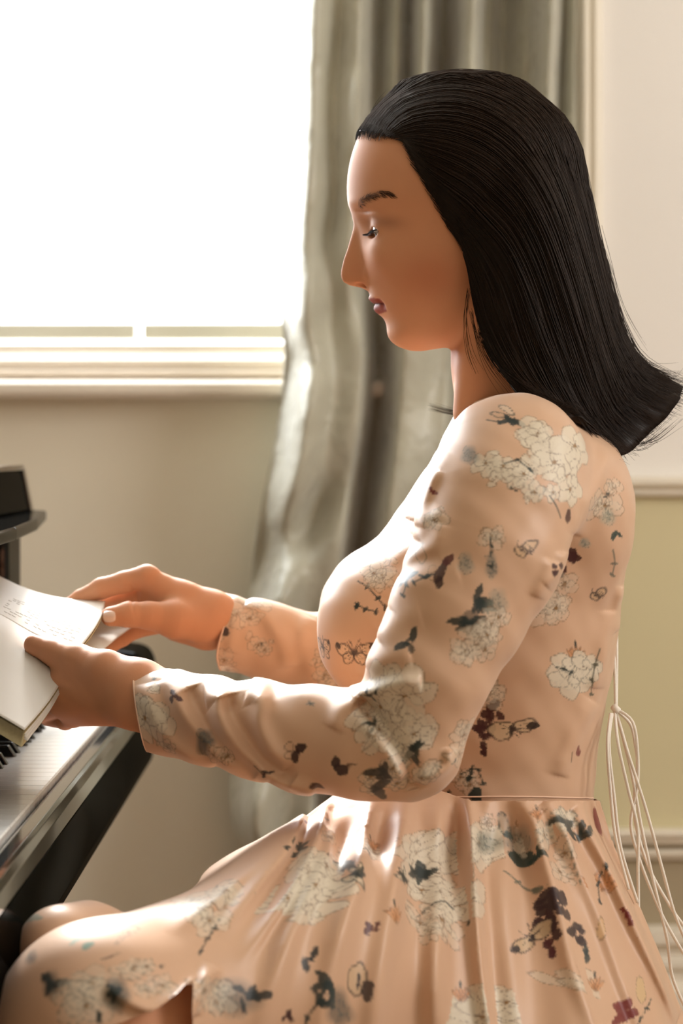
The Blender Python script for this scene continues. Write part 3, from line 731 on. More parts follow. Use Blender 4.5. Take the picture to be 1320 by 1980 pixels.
def brow(side):
    B_ = MB(); r = random.Random(3)
    for i in range(200):
        u = .96*r.random()**1.15; v = r.uniform(-1, 1); x_ = 695+70*u; bc = 394-26*math.sin(u*1.9)+10*u*u; bw = 5.5*(1-u)**.6+1.2
        y_ = bc+v*bw
        tgt = W(x_, y_, -.03) ; o_ = Vector((0, CAM_Y, CAM_Z)); d_ = (Vector(tgt)-o_).normalized()
        h, n, *_ = HB.ray_cast(o_, d_)
        if h is None or h.y > -.004: continue
        if side > 0: h = Vector((h.x, -h.y, h.z)); n = Vector((n.x, -n.y, n.z))
        ax = Vector((1, 0, .45*(1-2*u)-.1+.3*v*-1)); ax -= ax.dot(n)*n; ax.normalize()
        L_ = .0045
        B_.tube([h+n*.0001, h+n*.0007+ax*L_*.5, h+n*.0005+ax*L_], .00014, 3, .00005)
    child(B_.build('eyebrow', M['brow'], smooth=True))
brow(-1); brow(1)
def nail(p, size, fwd, out, name='fingernail'):
    fwd = Vector(fwd).normalized(); out = Vector(out).normalized(); sd = fwd.cross(out).normalized(); out = sd.cross(fwd)
    V = []; n = 12
    for i in range(n):
        for j in range(n):
            a = (i/(n-1)-.5)*2; b_ = (j/(n-1)-.5)*2
            sx = math.sqrt(max(0, 1-.55*abs(b_)**4)) ; f1 = a*size[0]*math.sqrt(max(.05, 1-.35*b_*b_)); s1 = b_*size[1]*math.sqrt(max(.05, 1-.25*a*a))
            V.append(tuple(Vector(p)+fwd*f1+sd*s1+out*(.0012-.0030*b_*b_-.0008*a*a)))
    Q = [(i*n+j, i*n+j+1, (i+1)*n+j+1, (i+1)*n+j) for i in range(n-1) for j in range(n-1)]
    o = link(name, np_mesh(name, V, Q), M['nail']); s = o.modifiers.new('t', 'SOLIDIFY'); s.thickness = .0006
    child(o)
tp = W(211, 1192, .099)
nail((tp[0], tp[1], tp[2]), (.0058, .0052), (-1, 0, -.05), (-.1, -1, .08))

# ------------------------------------------------------------------ hair
def hair():
    # guide strands: (px, py, y) from hairline to tip, ordered from the crown silhouette to the strand beside the cheek
    G = [
     [(703,262,0),(738,200,0),(805,163,0),(880,152,0),(965,163,0),(1040,198,0),(1092,262,0),(1128,350,0),(1150,450,0),(1172,550,0),(1200,640,0),(1240,705,0),(1318,750,0)],
     [(716,262,-.022),(755,208,-.026),(815,180,-.030),(880,172,-.032),(960,185,-.036),(1030,222,-.040),(1080,285,-.044),(1116,370,-.048),(1140,460,-.05),(1165,560,-.052),(1195,655,-.052),(1245,730,-.05),(1316,770,-.042)],
     [(742,264,-.044),(775,232,-.046),(830,212,-.051),(890,208,-.056),(950,222,-.062),(1012,260,-.066),(1058,320,-.070),(1092,400,-.072),(1120,490,-.074),(1148,590,-.074),(1180,690,-.072),(1225,770,-.068),(1290,805,-.060)],
     [(770,268,-.056),(800,262,-.062),(850,262,-.068),(900,270,-.074),(950,290,-.079),(1000,330,-.083),(1038,385,-.086),(1068,450,-.088),(1095,530,-.090),(1122,620,-.091),(1150,715,-.090),(1185,800,-.086),(1243,852,-.076)],
     [(790,286,-.063),(820,310,-.070),(862,335,-.076),(905,360,-.081),(945,395,-.085),(985,435,-.088),(1015,485,-.091),(1040,545,-.093),(1062,610,-.095),(1088,685,-.098),(1115,760,-.100),(1150,825,-.098),(1195,880,-.090)],
     [(815,332,-.066),(845,365,-.073),(880,402,-.079),(915,440,-.084),(948,480,-.088),(975,525,-.091),(995,575,-.094),(1012,628,-.097),(1030,680,-.101),(1050,728,-.106),(1072,770,-.110),(1100,800,-.112),(1140,815,-.110)],
     [(845,385,-.067),(866,415,-.073),(888,448,-.078),(908,485,-.082),(925,525,-.085),(940,565,-.087),(952,605,-.089),(968,645,-.093),(985,685,-.099),(1005,722,-.107),(1028,752,-.113),(1055,775,-.117),(1085,790,-.118)],
     [(872,440,-.064),(888,466,-.070),(900,492,-.074),(908,520,-.076),(913,550,-.076),(919,582,-.076),(927,615,-.077),(938,648,-.082),(952,682,-.090),(970,715,-.100),(990,742,-.109),(1012,765,-.116),(1038,784,-.119)],
    ]
    G = np.array([[W(*p) for p in g] for g in G])                    # K x T x 3
    NT = 44
    GT = np.stack([catmull(g, NT) for g in G])                       # K x NT x 3
    hf = lambda P: smin(head(P), neck(P), .022)
    def clear(A, m0, m1):
        """push strands outwards until they clear the scalp by m0 (roots) to m1"""
        S_ = A.shape; P = A.reshape(-1, 3).copy(); mg = np.broadcast_to((m0+(m1-m0)*np.minimum(1, np.linspace(0, 1, S_[1])*8))[None], S_[:2]).ravel()
        for _ in range(3):
            v = evalc(hf, P.astype(F32)); b_ = v < mg; 
            if not b_.any(): break
            g_ = grad(hf, P[b_]); n2 = (g_*g_).sum(1)[:, None]+1e-6; st = g_*((mg-v)[b_][:, None])/n2
            P[b_] += st*np.minimum(1, .03/np.maximum(np.linalg.norm(st, axis=1), 1e-9))[:, None]
        return P.reshape(S_)
    def sheet_at(S, off=0.0):
        """S in [0,1] -> strands; returns len(S) x NT x 3"""
        K = len(G)-1; t = np.clip(np.asarray(S), 0, 1)*(K-1e-6); i = np.floor(t).astype(int); u = (t-i)[:, None, None]
        g = lambda j: GT[np.clip(j, 0, K)]
        # mirror beyond the crown so that the surface is round there
        p0 = np.where((i == 0)[:, None, None], g(i+1)*np.array([1, -1, 1]), g(i-1)); p1, p2, p3 = g(i), g(i+1), g(i+2)
        return .5*((2*p1)+(-p0+p2)*u+(2*p0-5*p1+4*p2-p3)*u**2+(-p0+3*p1-3*p2+p3)*u**3)
    NS = 60
    A = sheet_at(np.linspace(0, 1, NS))
    full = np.concatenate([A[::-1]*np.array([1, 1, 1]), (A[1:]*np.array([1, -1, 1]))])     # near edge ... crown ... far edge
    def nrm(S):
        du = np.gradient(S, axis=0); dv = np.gradient(S, axis=1); n = np.cross(du, dv); n /= np.linalg.norm(n, axis=2, keepdims=True)+1e-9
        c = np.array(W(900, 480, 0)); sg = np.sign((n*(S-c)).sum(2).mean()); return n*sg
    full = clear(full, .0025, .0075)
    N = nrm(full)
    # the sheet dips in and out in locks, then is closed by a thickness
    nn = len(full); us = np.linspace(-1, 1, nn)
    lock = np.zeros((nn, NT)); tt = np.linspace(0, 1, NT)
    for k in range(9):
        lock += .0009*np.sin(us[:, None]*(9+7*k)+k*1.3+2*np.sin(3*tt[None]+k))*(tt[None]**.5)
    lock = np.clip(lock, -.0028, .004)
    th = .010*np.minimum(1, tt*6)[None]*np.minimum(1, (1-tt)*3+.08)[None]
    outer = full+N*(lock-.0020)[..., None]*np.minimum(1, tt*8)[None, :, None]
    inner = outer-N*(th+.0006)[..., None]
    n = nn*NT; idx = np.arange(n).reshape(nn, NT)
    q = np.stack([idx[:-1, :-1], idx[1:, :-1], idx[1:, 1:], idx[:-1, 1:]], -1).reshape(-1, 4)
    loop = np.concatenate([idx[:, 0], idx[-1, 1:], idx[-2::-1, -1], idx[0, -2:0:-1]]); nx = np.roll(loop, -1)
    V = [outer.reshape(-1, 3), inner.reshape(-1, 3)]; Qs = [q, q[:, ::-1]+n, np.stack([loop, nx, nx+n, loop+n], -1)]
    me = np_mesh('hair', np.vstack(V), np.vstack(Qs))
    o = child(link('hair', me, M['hair']))
    # individual strands as slim three-sided tubes
    def tubes(name, P, r, parent):
        """P: n x T x 3, r: n x T"""
        n_, T = P.shape[:2]; t = np.gradient(P, axis=1); t /= np.linalg.norm(t, axis=2, keepdims=True)+1e-9
        a = np.cross(t, np.array([.1, 1, .05])); a /= np.linalg.norm(a, axis=2, keepdims=True)+1e-9; b_ = np.cross(t, a)
        ring = np.stack([P+r[..., None]*(math.cos(th_)*a+math.sin(th_)*b_) for th_ in (0, 2.094, 4.189)], 2)
        i = np.arange(n_*T*3).reshape(n_, T, 3); qs = []
        for j in range(3):
            k = (j+1) % 3; qs.append(np.stack([i[:, :-1, j], i[:, :-1, k], i[:, 1:, k], i[:, 1:, j]], -1).reshape(-1, 4))
        ob = link(name, np_mesh(name, ring.reshape(-1, 3), np.vstack(qs)), M['hair']); keep(ob, parent); tag(ob, kind='stuff'); return ob
    r_ = np.random.default_rng(5); nS = 3600; T2 = 26
    S = r_.random(nS); side = np.where(r_.random(nS) < .78, 1, -1)
    base = clear(sheet_at(S), .0022, .0072)
    fl = sheet_at(np.clip(S+.01, 0, 1)); 
    # outward normal from the guide sheet
    e1 = sheet_at(np.clip(S+.012, 0, 1))-sheet_at(np.clip(S-.012, 0, 1)); e1[S < .012] = np.array([0, -1, 0])
    e2 = np.gradient(base, axis=1); nrm_ = np.cross(e1, e2); nrm_ /= np.linalg.norm(nrm_, axis=2, keepdims=True)+1e-9
    sg = np.sign((nrm_*(base-np.array(W(900, 500, 0)))).sum(2).mean(1))[:, None, None]; nrm_ *= sg
    tt2 = np.linspace(0, 1, NT)
    off = r_.uniform(-.001, .0022, nS)[:, None]*np.minimum(1, tt2*5)[None]+.0012*np.sin(r_.random(nS)[:, None]*6.3+tt2[None]*r_.uniform(2, 9, nS)[:, None])*tt2[None]
    fly = (r_.random(nS) < .05)[:, None]*r_.uniform(.0, .006, nS)[:, None]*tt2[None]**1.5
    P = base+nrm_*(off+fly)[..., None]
    e1n = e1/(np.linalg.norm(e1, axis=2, keepdims=True)+1e-9)
    P += e1n*(.003*np.sin(r_.random(nS)[:, None]*6.3+tt2[None]*r_.uniform(1, 5, nS)[:, None])*tt2[None])[..., None]
    # strands end at different lengths, tips splay
    endt = r_.uniform(.90, 1.0, nS); startt = np.where(r_.random(nS) < .35, r_.uniform(0, .5, nS), 0)
    tq = startt[:, None]+(endt-startt)[:, None]*np.linspace(0, 1, T2)[None]
    fi = tq*(NT-1); i0 = np.clip(np.floor(fi).astype(int), 0, NT-2); fr = (fi-i0)[..., None]
    P = np.take_along_axis(P, i0[..., None].repeat(3, 2), 1)*(1-fr)+np.take_along_axis(P, (i0+1)[..., None].repeat(3, 2), 1)*fr
    ts = np.clip((tq-.86)/.14, 0, 1)[..., None]
    tip = r_.normal(0, .006, (nS, 1, 3))*np.array([1, 1, .7]); P = P+tip*ts**1.6
    P[:, :, 1] *= side[:, None]
    rad = r_.uniform(.00028, .00050, nS)[:, None]*np.interp(np.linspace(0, 1, T2), [0, .1, .8, 1], [.5, 1, .9, .25])[None]
    tubes('hair_strands', P, rad, o)
    # flyaway wisps, drawn one by one: beside the cheek, across the far shoulder, off the crown and the flipped ends
    wl = []
    def wisp(pts, n_, sp, r=.00022):
        base_ = np.array([W(*p) for p in pts]); c = catmull(base_, T2)
        for k in range(n_):
            o1 = r_.normal(0, sp, 3); o2 = r_.normal(0, sp, 3); s_ = np.linspace(0, 1, T2)[:, None]
            wl.append((c+o1*(1-s_)*.4+o2*s_, r))
    wisp([(905, 560, -.074), (900, 620, -.072), (908, 680, -.07), (925, 720, -.07)], 7, .003)
    wisp([(912, 600, -.075), (925, 660, -.078), (950, 710, -.09), (990, 760, -.105)], 10, .004)
    wisp([(1010, 768, -.112), (960, 778, -.10), (900, 788, -.02), (872, 795, .05), (832, 786, .08)], 0, .002)
    wisp([(960, 740, .07), (915, 790, .085), (880, 797, .09), (832, 786, .095)], 22, .0022, .00022)
    wisp([(705, 262, 0), (712, 232, -.0), (728, 205, -.0), (750, 182, 0)], 14, .003)
    wisp([(1150, 440, 0), (1175, 520, 0), (1195, 600, 0), (1225, 665, 0)], 16, .005)
    wisp([(1150, 560, -.03), (1200, 660, -.03), (1250, 722, -.02), (1320, 738, -.01)], 26, .006)
    wisp([(1200, 740, -.05), (1250, 775, -.05), (1290, 770, -.04), (1326, 742, -.03)], 26, .006)
    wisp([(1180, 800, -.07), (1215, 850, -.075), (1250, 852, -.07), (1296, 815, -.06)], 24, .006)
    wisp([(1100, 770, -.11), (1140, 830, -.11), (1180, 870, -.10), (1205, 885, -.095)], 24, .005)
    wisp([(1000, 745, -.112), (1030, 775, -.118), (1052, 800, -.12), (1050, 838, -.122)], 5, .003)
    wisp([(1090, 780, -.12), (1072, 800, -.122), (1082, 820, -.122), (1100, 850, -.122)], 5, .003)
    wisp([(930, 640, -.08), (960, 700, -.092), (1010, 745, -.113), (1075, 792, -.12)], 40, .004, .0003)
    # fine short hairs that soften the hairline
    nb_ = 1300; Sb = r_.random(nb_); A = sheet_at(Sb); tb = np.linspace(0, .16, T2)*(NT-1); i0 = tb.astype(int); fr = (tb-i0)[None, :, None]
    Bp = A[:, i0]*(1-fr)+A[:, i0+1]*fr; tang = Bp[:, 3]-Bp[:, 0]; tang /= np.linalg.norm(tang, axis=1, keepdims=True)+1e-9
    k_ = np.linspace(1, 0, T2)[None, :, None]; Bp = Bp-tang[:, None]*(r_.uniform(0, .0060, nb_)[:, None, None]*k_)+r_.normal(0, .0012, (nb_, 1, 3))*np.array([1, .2, 1])
    Bp[:, :, 1] *= np.where(r_.random(nb_) < .7, 1, -1)[:, None]
    for k in range(nb_): wl.append((Bp[k], r_.uniform(.00012, .00024)))
    P = clear(np.stack([x for x, _ in wl]), .0012, .003); rr = np.array([r for _, r in wl])[:, None]*np.interp(np.linspace(0, 1, T2), [0, .2, .7, 1], [.7, 1, .8, .25])[None]
    ww = tubes('hair_wisps', P, rr, o)
    return o
HAIR = hair()

# ------------------------------------------------------------------ dress: bodice with sleeves, skirt
bod = Loft([R0(1585, 742, 1140, .116), R0(1553, 738, 1142, .117), R0(1460, 724, 1148, .115), R0(1380, 692, 1160, .121), R0(1318, 662, 1174, .128), R0(1264, 640, 1184, .135), R0(1206, 634, 1190, .139),
            R0(1177, 638, 1193, .141), R0(1140, 655, 1198, .143), R0(1099, 680, 1202, .145), R0(1060, 712, 1204, .146), R0(1017, 750, 1204, .146), R0(970, 782, 1200, .145), R0(920, 816, 1190, .140), R0(880, 842, 1176, .130), R0(850, 862, 1155, .115), R0(820, 880, 1125, .085), R0(800, 900, 1105, .06)], n=2.3)
SL = [(W(992, 906, -.150), .0480), (W(965, 1000, -.178), .0545), (W(940, 1075, -.190), .0540), (W(885, 1187, -.205), .0480), (W(830, 1300, -.215), .0435), (W(792, 1418, -.212), .0410)]
SF = [(W(790, 1442, -.212), .0410), (W(700, 1440, -.205), .0390), (W(600, 1427, -.188), .0375), (W(500, 1410, -.165), .0350), (W(400, 1392, -.138), .0315), (W(330, 1378, -.118), .0310), (W(245, 1362, -.097), .0335)]
SL2 = [(W(992, 906, .150), .048), (W(890, 1100, .190), .050), (W(760, 1290, .205), .042)]
SF2 = [(W(760, 1290, .205), .042), (W(640, 1270, .200), .0375), (W(520, 1240, .188), .0335), (W(432, 1222, .172), .0325), (W(400, 1218, .165), .033)]
FOLDS = [ # near sleeve, forearm: deep diagonal folds
 ([(395, 1348), (425, 1345), (432, 1375), (470, 1430), (540, 1490), (610, 1515)], -.17, .0095, .0080),
 ([(480, 1332), (505, 1345), (505, 1385), (525, 1430), (560, 1465)], -.17, .0085, .0080),
 ([(320, 1312), (345, 1350), (385, 1400), (440, 1450), (520, 1495)], -.15, .0075, .0075),
 ([(285, 1320), (300, 1375), (340, 1430), (420, 1470)], -.13, .0050, .0070),
 ([(690, 1350), (660, 1365), (645, 1400)], -.21, .0032, .006),
 # elbow crease and the cloth bunched above it
 ([(680, 1345), (720, 1328), (765, 1310), (810, 1305)], -.215, .0070, .0060),
 ([(690, 1365), (730, 1410), (760, 1460), (775, 1500)], -.225, .0065, .0085),
 ([(868, 1440), (862, 1472), (830, 1490), (790, 1495)], -.225, .0065, .0050),
 # upper arm front: gathers running from the chest
 ([(755, 1100), (790, 1075), (835, 1050), (848, 1010)], -.19, .0024, .0065),
 ([(800, 1040), (815, 1010), (850, 985)], -.19, .0018, .0060),
 ([(742, 1165), (770, 1130), (820, 1110), (880, 1095)], -.20, .0018, .0090),
 ([(725, 1225), (760, 1195), (810, 1180)], -.205, .0018, .0090),
 ([(710, 1290), (750, 1262), (790, 1255)], -.21, .0022, .008),
 ([(1060, 1080), (1048, 1110), (1030, 1150)], -.20, .0030, .006),
 ([(1085, 1065), (1080, 1095), (1050, 1130)], -.20, .0032, .005),
 # bodice
 ([(855, 870), (810, 945), (760, 1020), (725, 1060)], -.10, .0030, .006),
 ([(835, 905), (815, 960), (800, 1010)], -.13, .0030, .005),
 ([(1180, 860), (1150, 930), (1120, 980), (1100, 1030)], -.12, .0035, .008),
 ([(1150, 1360), (1110, 1420), (1080, 1500)], -.10, .0040, .009),
 ([(1175, 1180), (1165, 1260), (1150, 1330)], -.08, .0040, .008),
 ([(1195, 1130), (1185, 1180), (1190, 1220)], -.05, .0035, .006),
]
VALLEYS = [
 ([(690, 1352), (725, 1382), (762, 1430), (790, 1480), (800, 1520)], -.225, -.0080, .0065),
 ([(440, 1340), (452, 1380), (500, 1440), (570, 1490)], -.17, -.0075, .0065),
 ([(365, 1330), (385, 1370), (430, 1430), (500, 1480)], -.15, -.0065, .0065),
 ([(770, 1118), (800, 1085), (845, 1070)], -.20, -.0012, .0050),
]
FAR_FOLDS = [([(480, 1160), (515, 1190), (545, 1240), (560, 1290)], .16, .004, .008), ([(440, 1160), (455, 1200), (445, 1260)], .15, .003, .006), ([(600, 1195), (585, 1240), (610, 1310)], .17, .003, .008)]
def dress_top(P):
    f = bod(P, .012)
    for s in (-1, 1):
        f = smin(f, ell(P, (W(716, 1200, 0)[0], s*.070, W(0, 1200, 0)[2]), (.0420, .050, .052)), .035)
    for s in (-1, 1): f = smin(f, chain(P, [(W(1005, 866, 0), .048), (W(1000, 888, s*.085), .044), (W(992, 906, s*.150), .046)], .02), .03)
    # shoulder blade
    f = smin(f, ell(P, W(1135, 985, -.085), (.035, .05, .06)), .03)
    up = chain(P, SL, .012); fo = chain(P, SF, .012)
    arm = smin(up, fo, .004)
    # armpit: close the sleeve to the body only near the shoulder, crease below
    kk = np.interp(P[:, 2], [.90, .965], [.006, .045]).astype(F32)
    f = smin(f, arm, kk)
    arm2 = smin(chain(P, SL2, .012), chain(P, SF2, .012), .004)
    f = smin(f, arm2, kk)
    nz = .0006*np.sin(P[:, 0]*95+P[:, 2]*60)*np.sin(P[:, 2]*85-P[:, 1]*50)+.0003*np.sin(P[:, 0]*210+P[:, 1]*130)*np.sin(P[:, 2]*190)
    return f-nz-strokes(P, FOLDS+VALLEYS)-strokes(P, FAR_FOLDS)
sk = Loft([(.745, .046, .208, .1185), (.730, .044, .210, .1205), (.715, .040, .2115, .1235), (.694, .034, .215, .130), (.686, .028, .218, .138), (.642, -.005, .236, .185), (.600, -.045, .254, .235), (.555, -.070, .270, .270), (.52, -.080, .287, .290),
           (.40, -.09, .335, .32), (.30, -.10, .365, .34), (.05, -.14, .43, .38)], n=2.3, yc=-.012)
CW = W(942, 1553, 0)
PLEATS = [
 ([(912, 1560), (917, 1640), (918, 1760), (925, 1870), (940, 1990)], -.20, .0085, .0060),
 ([(950, 1562), (955, 1650), (975, 1800), (985, 1980)], -.21, .0050, .010),
 ([(1010, 1562), (1045, 1620), (1075, 1720), (1100, 1850), (1150, 1985)], -.19, .0070, .0080),
 ([(1060, 1562), (1110, 1640), (1150, 1740), (1190, 1860), (1235, 1985)], -.16, .0075, .0080),
 ([(1105, 1562), (1160, 1650), (1210, 1760), (1262, 1870), (1305, 1970)], -.10, .0065, .0060),
 ([(865, 1570), (855, 1680), (840, 1820), (835, 1980)], -.24, .0060, .010),
 ([(800, 1560), (770, 1680), (735, 1830), (710, 1985)], -.25, .0070, .0090),
 ([(745, 1545), (700, 1660), (650, 1800), (610, 1980)], -.26, .0065, .0085),
 ([(700, 1540), (640, 1640), (560, 1780), (500, 1960)], -.28, .0060, .0080),
 ([(668, 1538), (620, 1610), (555, 1700), (440, 1830)], -.25, .0065, .0050),
 ([(640, 1540), (570, 1620), (490, 1690), (400, 1790)], -.24, .0055, .0060),
 ([(640, 1550), (560, 1615), (450, 1690), (330, 1745)], -.26, .0040, .005),
 ([(225, 1860), (300, 1900), (340, 1895), (385, 1880)], -.38, .0045, .0045),
 ([(420, 1830), (395, 1870), (385, 1900)], -.33, .0060, .0050),
]
def skirt_f(P):
    f = sk(P, .008)
    # near thigh, raised and turned a little towards the room; far thigh lower behind it
    f = smin(f, chain(P, [((.12, -.10, .600), .082), ((-.03, -.235, .626), .0745), ((-.160, -.385, .621), .0655)], .03), .05)
    f = smin(f, chain(P, [((-.160, -.385, .621), .0655), ((-.135, -.39, .40), .070)], .03), .02)
    f = smin(f, chain(P, [((.12, .085, .558), .080), ((-.07, -.12, .572), .066), ((-.10, -.24, .60), .05)], .03), .04)
    f = smin(f, chain(P, [((-.10, -.22, .61), .035), ((-.180, -.285, .652), .027), ((-.195, -.315, .657), .0255), ((-.190, -.32, .58), .029)], .02), .006)
    # cloth held up between waist and lap, and falling from the thigh
    f = smin(f, chain(P, [((.085, -.05, .672), .055), ((.03, -.12, .683), .053), ((-.045, -.19, .648), .055)], .03), .04)
    f = smin(f, chain(P, [((-.025, -.245, .60), .070), ((-.03, -.255, .10), .085)], .03), .06)
    ph = np.arctan2(P[:, 1], P[:, 0]-F32(CW[0])); r = np.sqrt(P[:, 1]**2+(P[:, 0]-F32(CW[0]))**2)
    a = np.clip((F32(.728)-P[:, 2])/.08, 0, 1)
    pl = .0042*np.sin(ph*19+1.0+1.5*np.sin(ph*3))*a+.0038*np.sin(ph*31+2*np.sin(ph*5+1))*np.clip(a*3, 0, 1)*np.clip(1.4-a, 0.2, 1)
    return f-pl.astype(F32)*np.clip(1+(P[:, 0]+.02)*9, .12, 1).astype(F32)-strokes(P, [(a, b, h*1.5, w_) for a, b, h, w_ in PLEATS])

# --- print motifs, painted on the cloth in its own tangent plane
DG, DR, BR, WH, GY, OR = (24, 40, 38), (66, 18, 18), (112, 78, 46), (226, 214, 192), (122, 134, 132), (206, 132, 66)
def E(cx, cy, a, b, rot=0, fill=None, al=.8, edge=None, ew=1.2, soft=1.0): return ('e', cx, cy, a, b, math.radians(rot), fill, al, edge, ew, soft)
def L(pts, w_, c, al=.85): return ('l', pts, w_, c, al)
def petals(cx, cy, r, n=5, rot=0, sq=1.0, rnd=None, fill=WH, edge=BR, al=.72):
    out = []
    for k in range(n):
        a = math.radians(rot+k*360/n+(rnd.uniform(-10, 10) if rnd else 0)); q = r*(rnd.uniform(.85, 1.15) if rnd else 1)
        out.append(E(cx+math.cos(a)*q*.55, cy+math.sin(a)*q*.55*sq, q*.50, q*.42, math.degrees(a), fill, al, edge, 1.3))
    for k in range(5):
        a = math.radians(rot+36+k*72); out.append(L([(cx, cy), (cx+math.cos(a)*r*.3, cy+math.sin(a)*r*.3*sq)], 1.1, BR, .8))
    out.append(E(cx, cy, r*.09, r*.09, 0, (150, 110, 60), .9))
    return out
def blossoms(w_, h_, n, r, rnd, al=.72, edge=BR, fill=WH):
    o = []; r = r*1.3; n = max(2, int(round(n*.62)))
    for k in range(n):
        o += petals(rnd.uniform(-w_, w_), rnd.uniform(-h_, h_), r*rnd.uniform(.75, 1.25), 5, rnd.uniform(0, 72), rnd.uniform(.6, 1), rnd, fill, edge, al)
    for k in range(int(n*1.2)):
        x, y, a = rnd.uniform(-w_, w_)*1.15, rnd.uniform(-h_, h_)*1.2, rnd.uniform(0, 180)
        o.append(E(x, y, r*.32, r*.2, a, fill, al, edge, 1.1))
    return o
def leaves(n, r, rnd, c=DG, spread=1.0, al=.92):
    o = []
    for k in range(n):
        a = rnd.uniform(0, 360); d = rnd.uniform(0, r*.7)*spread
        x, y = math.cos(math.radians(a))*d, math.sin(math.radians(a))*d
        o.append(E(x, y, r*rnd.uniform(.35, .55), r*rnd.uniform(.13, .24), a+rnd.uniform(-40, 40), c, al, None))
    return o
def blobs(n, r, rnd, c=DR): return [E(rnd.uniform(-r, r)*.6, rnd.uniform(-r, r)*.6, r*rnd.uniform(.28, .42), r*rnd.uniform(.22, .34), rnd.uniform(0, 180), c, .95, None) for _ in range(n)]
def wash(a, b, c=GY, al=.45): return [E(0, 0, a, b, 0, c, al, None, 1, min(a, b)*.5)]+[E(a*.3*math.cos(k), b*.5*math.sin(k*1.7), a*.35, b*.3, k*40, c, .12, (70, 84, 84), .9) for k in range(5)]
def butterfly(r, body=True):
    K = (48, 26, 20); o = []
    for s in (-1, 1):
        o.append(E(s*r*.55, -r*.05, r*.52, r*.34, s*-28, (226, 192, 158), .75, K, 2.6))
        o.append(E(s*r*.34, r*.34, r*.34, r*.28, s*35, (226, 192, 158), .75, K, 2.4))
        o.append(E(s*r*.92, -r*.30, r*.20, r*.12, s*-50, K, .95))
        for a in (-58, -40, -22, -4, 16, 40, 62):
            q = math.radians(a); o.append(L([(s*r*.06, 0), (s*math.cos(q)*r*.72, math.sin(q)*r*.62)], 1.0, K, .8))
        o.append(L([(s*2, -r*.1), (s*r*.1, -r*.35), (s*r*.28, -r*.62)], 1.4, K, .9))
    o.append(E(0, r*.08, r*.07, r*.28, 0, K, .95)); return o
def sidefly(r, dark=False):
    K = (52, 28, 22); f = (40, 22, 18) if dark else (214, 178, 140)
    o = [E(r*.25, -r*.15, r*.62, r*.34, -32, f, .85, K, 2.4), E(-r*.25, r*.15, r*.40, r*.30, 30, f, .85, K, 2.2)]
    for a in range(-70, 40, 16):
        q = math.radians(a); o.append(L([(-r*.3, r*.1), (-r*.3+math.cos(q)*r*.9, r*.1+math.sin(q)*r*.55)], 1.0, K, .8))
    o.append(L([(-r*.3, r*.1), (-r*.5, -r*.3), (-r*.45, -r*.55)], 1.3, K)); return o
def lily(r): 
    o = [E(x*r, y*r, r*.5, r*.14, a, OR, .55, (120, 74, 36), 1.1) for x, y, a in ((0, 0, 90), (-.2, .1, 70), (.2, .1, 110), (.4, .3, 125), (-.35, .25, 55))]
    return o+[L([(0, -r*.4), (-r*.05, -r*.9)], 2.4, DG), E(-r*.03, -r*.7, r*.09, r*.2, 0, DG, .9)]
def twig(pts, leaf=True, c=DG):
    o = [L(pts, 2.2, c, .9)]
    if leaf:
        for x, y in pts[1:]: o.append(E(x, y, 7, 3, (x*7+y*3) % 180, c, .9))
    return o
def buds(r, rnd): return [E(x*r, y*r, r*.42, r*.17, a, (222, 208, 180), .6, DG, 1.6) for x, y, a in ((-.5, .1, 20), (-.2, -.25, 60), (.2, -.3, 100), (.1, .2, 10))]+leaves(5, r*.7, rnd)
def redbud(r, rot=0): return [E(0, 0, r*.32, r*.7, rot, (122, 34, 28), .92), E(r*.3*math.cos(math.radians(rot)), r*.3, r*.25, r*.4, rot+25, (122, 34, 28), .9)]
rd = random.Random(11)
